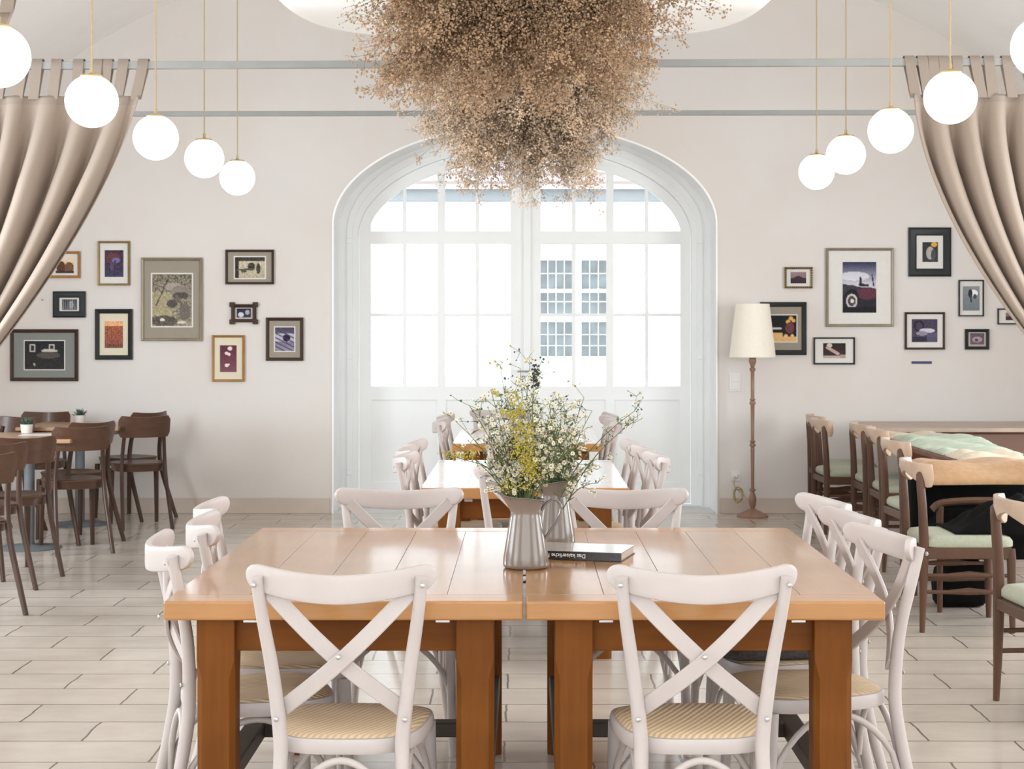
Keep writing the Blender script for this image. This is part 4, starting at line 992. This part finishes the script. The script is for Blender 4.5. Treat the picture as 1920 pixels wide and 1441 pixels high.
def p_mush(X, Y, n, r):
    i = base(X, (120, 112, 98), (150, 142, 118), Y)+speck(n, 70); i = put(i, (Y > .35) & (X < .5) & (Y < .8), (178, 168, 130), .7)
    i = put(i, disc(X, Y, .52, .24, .22, .08), (165, 155, 145)); i = put(i, disc(X, Y, .72, .35, .26, .13), (140, 130, 120)); i = put(i, disc(X, Y, .72, .41, .2, .07), (85, 78, 72))
    i = put(i, seg_(X, Y, .4, .1, .1, .6, .012), (50, 45, 42)); i = put(i, seg_(X, Y, .6, .42, .8, .62, .03), (110, 102, 95)); i = put(i, disc(X, Y, .5, .57, .14, .08), (90, 80, 75)); i = put(i, disc(X, Y, .82, .72, .14, .17), (112, 104, 98))
    i = put(i, disc(X, Y, .3, .9, .35, .1), (80, 72, 70), .8); i = put(i, disc(X, Y, .25, .88, .06, .03), (225, 220, 205)); i = put(i, disc(X, Y, .75, .93, .1, .03), (215, 208, 195)); return i+speck(n, 30)
def p_field(X, Y, n, r): i = base(X, (150, 80, 50), (120, 60, 50), Y); i = put(i, Y < .18, (235, 170, 120)); i = put(i, (np.sin(X*60+n*3) > .2) & (Y > .2), (190, 120, 90), .6); i = put(i, Y > .85, (80, 60, 50), .5); return i+speck(n, 90)
def p_yard(X, Y, n, r): i = base(X, (200, 190, 165), (180, 170, 145), Y); i = put(i, Y < .18, (60, 55, 48)); i = put(i, (X < .12), (50, 45, 40)); i = put(i, disc(X, Y, .55, .45, .12, .2), (60, 54, 46)); i = put(i, seg_(X, Y, .1, .6, .6, .58, .04), (90, 82, 70)); i = put(i, disc(X, Y, .78, .55, .07, .25), (70, 62, 52)); i = put(i, disc(X, Y, .3, .68, .1, .06), (85, 76, 64)); return i+speck(n, 60)
def p_bw(X, Y, n, r): i = base(X, (60, 60, 66), (95, 96, 100), Y); i = put(i, disc(X, Y, .62, .5, .15, .4), (150, 152, 158)); i = put(i, np.abs(np.sin(X*20)) > .93, (180, 182, 190), .7); return i+speck(n, 60)
def p_night(X, Y, n, r):
    i = base(X, (38, 38, 40), (50, 48, 46), Y)
    for c in (.2, .68): i = put(i, (abs(X-c) < .075) & (abs(Y-.25) < .13), (215, 210, 200)); i = put(i, (abs(X-c) < .045) & (abs(Y-.25) < .09), (55, 50, 50))
    i = put(i, disc(X, Y, .62, .35, .2, .07), (200, 196, 185)); i = put(i, disc(X, Y, .6, .5, .3, .12), (88, 80, 76)); i = put(i, disc(X, Y, .25, .82, .03, .05), (180, 175, 165)); return i+speck(n, 22)
def p_fig(X, Y, n, r): i = base(X, (45, 42, 60), (60, 55, 72), Y); i = put(i, disc(X, Y, .3, .65, .2, .25), (210, 210, 225)); i = put(i, disc(X, Y, .75, .4, .15, .25), (170, 170, 185)); i = put(i, Y > .9, (200, 195, 190), .6); return i+speck(n, 50)
def p_snow(X, Y, n, r): i = base(X, (80, 72, 92), (150, 145, 168), Y); i = put(i, (Y > .25) & (Y < .6), (185, 180, 198)); i = put(i, disc(X, Y, .6, .45, .2, .15), (35, 30, 45)); i = put(i, np.sin((Y*1.2-X*.5)*28) > .5, (70, 62, 88), .75) if True else i; return i+speck(n, 40)
def p_petal(X, Y, n, r):
    i = base(X, (95, 45, 60), (125, 80, 90), Y)
    for cx, cy, a in ((.6, .12, .14), (.4, .30, .11), (.55, .34, .1), (.4, .75, .12), (.52, .72, .07)): i = put(i, disc(X, Y, cx, cy, a, a*.55), (235, 215, 215))
    return i+speck(n, 30)
def p_house(X, Y, n, r): i = base(X, (235, 215, 190), (210, 190, 150), Y); i = put(i, disc(X, Y, .3, .65, .25, .4), (90, 60, 40)); i = put(i, disc(X, Y, .75, .65, .25, .35), (120, 85, 55)); i = put(i, Y > .85, (70, 50, 60)); return i+speck(n, 40)
def p_hill(X, Y, n, r): i = base(X, (150, 125, 128), (120, 98, 100), Y); i = put(i, Y > .45-.2*np.exp(-((X-.5)/.25)**2)+.1, (62, 45, 50)); return i+speck(n, 20)
def p_tractor(X, Y, n, r):
    i = base(X, (50, 52, 82), (200, 198, 210), Y/.42); i = put(i, disc(X, Y, .35, .28, .45, .09), (225, 225, 232), .8); i = put(i, Y > .43+.12*X, (42, 40, 50)); i = put(i, disc(X, Y, .2, .55, .3, .1), (60, 58, 66))
    i = put(i, disc(X, Y, .75, .62, .35, .12), (95, 52, 66)); i = put(i, disc(X, Y, .27, .73, .22, .2), (30, 30, 34)); i = put(i, disc(X, Y, .27, .77, .17, .14), (200, 195, 195)); i = put(i, disc(X, Y, .27, .77, .12, .10), (70, 66, 70)); i = put(i, disc(X, Y, .28, .77, .05, .04), (225, 215, 205))
    i = put(i, seg_(X, Y, .5, .45, .75, .46, .025), (45, 40, 46)); i = put(i, seg_(X, Y, .53, .32, .53, .45, .03), (40, 36, 42)); i = put(i, seg_(X, Y, .88, .26, .92, .46, .02), (40, 36, 42)); i = put(i, (Y > .88), (28, 28, 32)); return i+speck(n, 18)
def p_horse(X, Y, n, r): i = base(X, (50, 52, 52), (60, 62, 64), Y); i = put(i, disc(X, Y, .5, .55, .26, .33), (175, 168, 165)); i = put(i, disc(X, Y, .7, .65, .15, .3), (80, 80, 84)); i = put(i, disc(X, Y, .75, .12, .2, .12), (220, 165, 60)); return i+speck(n, 40)
def p_grape(X, Y, n, r):
    i = base(X, (26, 28, 26), (34, 30, 28), Y); i = put(i, Y > .82-.15*(X < .5), (225, 180, 120))
    for cx, cy, a in ((.8, .12, .08), (.9, .2, .07), (.7, .25, .08)): i = put(i, disc(X, Y, cx, cy, a, a), (225, 170, 90))
    i = put(i, disc(X, Y, .76, .48, .16, .22), (110, 62, 66)); i = put(i, disc(X, Y, .3, .5, .18, .05), (200, 205, 195)); i = put(i, disc(X, Y, .62, .78, .07, .06), (230, 185, 140)); i = put(i, disc(X, Y, .85, .78, .06, .06), (235, 190, 150)); return i+speck(n, 26)
def p_hands(X, Y, n, r): i = base(X, (45, 34, 34), (70, 52, 48), Y); i = put(i, disc(X, Y, .28, .15, .12, .15), (205, 195, 190)); i = put(i, seg_(X, Y, .2, .3, .65, .7, .09), (190, 165, 155)); i = put(i, Y > .85, (215, 200, 190), .8); i = put(i, (Y > .78) & (X > .75), (175, 150, 140)); return i+speck(n, 30)
def p_wheel(X, Y, n, r): i = base(X, (70, 62, 84), (80, 72, 92), Y); i = put(i, disc(X, Y, .28, .3, .2, .24) & ~disc(X, Y, .28, .3, .14, .18), (35, 28, 38)); i = put(i, disc(X, Y, .6, .5, .3, .1), (210, 205, 215)); i = put(i, disc(X, Y, .4, .62, .22, .1), (150, 144, 162)); i = put(i, Y > .78, (46, 42, 60), .8); i = put(i, (X > .6) & (Y > .6), (105, 98, 122), .7); return i+speck(n, 30)
def p_cow(X, Y, n, r): i = base(X, (140, 146, 152), (118, 124, 130), Y); i = put(i, disc(X, Y, .62, .28, .28, .14), (240, 240, 240)); i = put(i, disc(X, Y, .45, .3, .13, .18), (45, 46, 52)); i = put(i, seg_(X, Y, .45, .4, .5, .62, .05), (60, 62, 68)); i = put(i, disc(X, Y, .72, .42, .1, .1), (70, 72, 78)); return i+speck(n, 30)
def p_shell(X, Y, n, r): i = base(X, (98, 82, 92), (110, 94, 102), Y); i = put(i, disc(X, Y, .5, .55, .35, .25), (165, 150, 160)); i = put(i, disc(X, Y, .45, .6, .12, .12), (80, 66, 76)); return i+speck(n, 70)
GOLD, BRASSY, BLACKF, DARKB, SILV = (.34, .24, .10), (.42, .22, .07), (.018, .022, .022), (.055, .03, .02), (.36, .31, .23)
FM = {k: mat('frame_'+k, c, .42, mt, spec=.3, build=wood(2, .25)) for k, c, mt in (('gold', GOLD, .5), ('brassy', BRASSY, .2), ('black', BLACKF, 0), ('dark_brown', DARKB, 0), ('silver', SILV, .6))}
MM = {k: mat('mat_board_'+k, c, .9, build=mottled(.02, 30, 0)) for k, c in (('white', (.74, .72, .68)), ('taupe', (.33, .29, .235)), ('grey', (.24, .25, .235)), ('cream', (.74, .68, .52)))}
def picture(box, pbox, fw, fm, mm, paint, lab, seed, edge=0, style=None):
    x0, x1, y0, y1 = box; d = YW; X0_, X1_, Z1, Z0 = PX(x0, d), PX(x1, d), PZ(y0, d), PZ(y1, d); w, h = X1_-X0_, Z1-Z0; f = fw/(F/d)
    root = empty('picture_frame', ((X0_+X1_)/2, YW-.001, (Z0+Z1)/2), label=lab, cat='picture', group='framed pictures on the end wall')
    fr = MB(); sec = [(0, 0), (0, -.018), (f*.25, -.026), (f*.75, -.020), (f, -.012), (f, 0)]
    rings = [[Vector((sx*(w/2-o), y, sz*(h/2-o))) for o, y in sec] for sx, sz in ((-1, -1), (1, -1), (1, 1), (-1, 1))]
    fr.loft(rings, closed=True)
    fo = fr.build('frame', FM[fm], root, smooth=25)
    if style == 'bead':
        n = 13; bd = MB()
        for k in range(n):
            for s in (-1, 1): bd.box(-w/2+w*(k+.3)/n, -w/2+w*(k+.8)/n, -.028, -.018, s*(h/2-f*.5)-f*.32, s*(h/2-f*.5)+f*.32)
        for k in range(9):
            for s in (-1, 1): bd.box(s*(w/2-f*.5)-f*.32, s*(w/2-f*.5)+f*.32, -.028, -.018, -h/2+h*(k+.3)/9, -h/2+h*(k+.8)/9)
        bd.build('beading', FM['dark_brown'], fo, smooth=0)
    if style == 'ears':
        for sx in (-1, 1):
            for sz in (-1, 1):
                e = MB(); e.box(sx*(w/2-.008)-.022, sx*(w/2-.008)+.022, -.024, 0, sz*(h/2-.004)-.020, sz*(h/2-.004)+.020); e.build('corner_ear', FM[fm], fo, smooth=0, bevel=.006)
    mb = MB(); mb.box(-w/2+f*.9, w/2-f*.9, -.008, -.002, -h/2+f*.9, h/2-f*.9); mb.build('mat_board', MM[mm], root, smooth=0)
    px0, px1, py0, py1 = pbox; W_, H_ = PX(px1, d)-PX(px0, d), PZ(py0, d)-PZ(py1, d)
    cx = (PX(px0, d)+PX(px1, d))/2-root.location.x; cz = (PZ(py0, d)+PZ(py1, d))/2-root.location.z
    if edge:
        e = edge/(F/d); q = MB(); q.box(cx-W_/2-e, cx+W_/2+e, -.0095, -.007, cz-H_/2-e, cz+H_/2+e); q.build('print_border', MM['white'], root, smooth=0)
    o = print_mesh('print', W_, H_, paint, root, -.0105, seed); o.location = (cx, 0, cz)
picture((93, 151, 471, 521), (105, 139, 482, 512), 5, 'brassy', 'white', p_house, 'small orange-brown framed picture half behind the curtain edge', 1)
picture((184, 244, 452, 535), (197, 232, 469, 519), 4, 'gold', 'white', p_flowers, 'gold framed upright picture of purple flowers on white mat', 2)
picture((265.5, 380, 483, 639), (286, 360, 514, 611), 5.5, 'silver', 'taupe', p_mush, 'largest picture over the cafe tables, mushrooms on taupe mat', 3, 2.6)
picture((423, 514, 468, 533), (441, 497, 482, 521), 4.5, 'dark_brown', 'taupe', p_yard, 'dark framed sepia farmyard picture nearest the arched door top', 4, 2.2)
picture((100, 161, 546, 595), (117, 145, 561, 581), 12, 'black', 'white', p_bw, 'small picture in a broad black frame near the curtain', 5)
picture((179, 249, 579, 674), (197, 231, 602, 652), 8.5, 'black', 'cream', p_field, 'black framed upright picture of an orange meadow', 6)
picture((434, 481, 570, 604), (444, 471, 578, 596), 6.5, 'dark_brown', 'taupe', p_fig, 'tiny dark frame with eared corners below the farmyard picture', 7, 1.2, 'ears')
picture((499, 569, 595, 676), (516, 552, 613.5, 657.5), 6, 'dark_brown', 'taupe', p_snow, 'dark framed violet snow fence picture closest to the arched door', 8, 2)
picture((398, 459, 628, 715), (413, 444, 647, 697), 4.5, 'brassy', 'cream', p_petal, 'golden brown framed picture of white petals on plum ground', 9)
picture((20, 147, 617, 714), (47, 121, 639, 692), 6.5, 'dark_brown', 'grey', p_night, 'wide dark framed night scene with two lit windows, grey mat', 10, 1.8)
picture((1470.5, 1523, 500.6, 540.5), (1482, 1511, 509.7, 531), 4, 'gold', 'white', p_hill, 'small beaded gold frame with a dusky hill', 11, 0, 'bead')
picture((1548, 1675, 465, 612), (1579.5, 1642.4, 491, 586), 5, 'silver', 'white', p_tractor, 'largest picture on the lamp side, a tractor on white mat', 12)
picture((1703, 1782.6, 426.6, 518.4), (1729, 1758, 454, 491), 15, 'black', 'white', p_horse, 'broad black frame with a pale horse, highest on the lamp side', 13)
picture((1425, 1511.6, 566, 665), (1441, 1493, 591, 640), 9, 'black', 'taupe', p_grape, 'black framed fruit still life partly behind the lamp shade', 14, 2)
picture((1525, 1602.5, 632, 683), (1543, 1585, 643, 671), 3, 'black', 'white', p_hands, 'thin black wide frame below the tractor picture, hands at work', 15)
picture((1696, 1771, 585, 655), (1709, 1757, 598, 641), 4, 'dark_brown', 'white', p_wheel, 'brown framed picture of a wheel, above the navy strip', 16)
picture((1797, 1844, 524.5, 593), (1804.6, 1836, 536.5, 582), 2.5, 'black', 'white', p_cow, 'thin black upright frame with a grey cow picture by the curtain', 17)
picture((1809, 1854, 616.6, 655), (1818, 1845, 624, 646), 5.5, 'black', 'taupe', p_shell, 'small black framed picture beside the wheel picture', 18, 1)
picture((1870, 1926, 578, 608), (1885, 1911, 586, 600), 2.5, 'black', 'white', p_hill, 'thin black frame mostly hidden behind the curtain over the green chairs', 19)
n_ = MB(); n_.lathe([(.004, 0), (.006, .012)], 8); o = n_.build('wall_nail', M_iron); o.location = (PX(80, YW), YW, PZ(562, YW)); o.rotation_euler = (PI/2, 0, 0); tag(o, 'bare nail in the wall between curtain and the small black frame', 'nail')

for o in C.objects:
    if o.parent and o.parent.name.split('.')[0] in ('dried_flower_bunch', 'wildflower_bouquet') and o.name.split('.')[0] in ('florets', 'stems', 'twigs', 'daisy_petals', 'daisy_centres', 'buds', 'leaves', 'goldenrod'):
        o['kind'] = 'stuff'
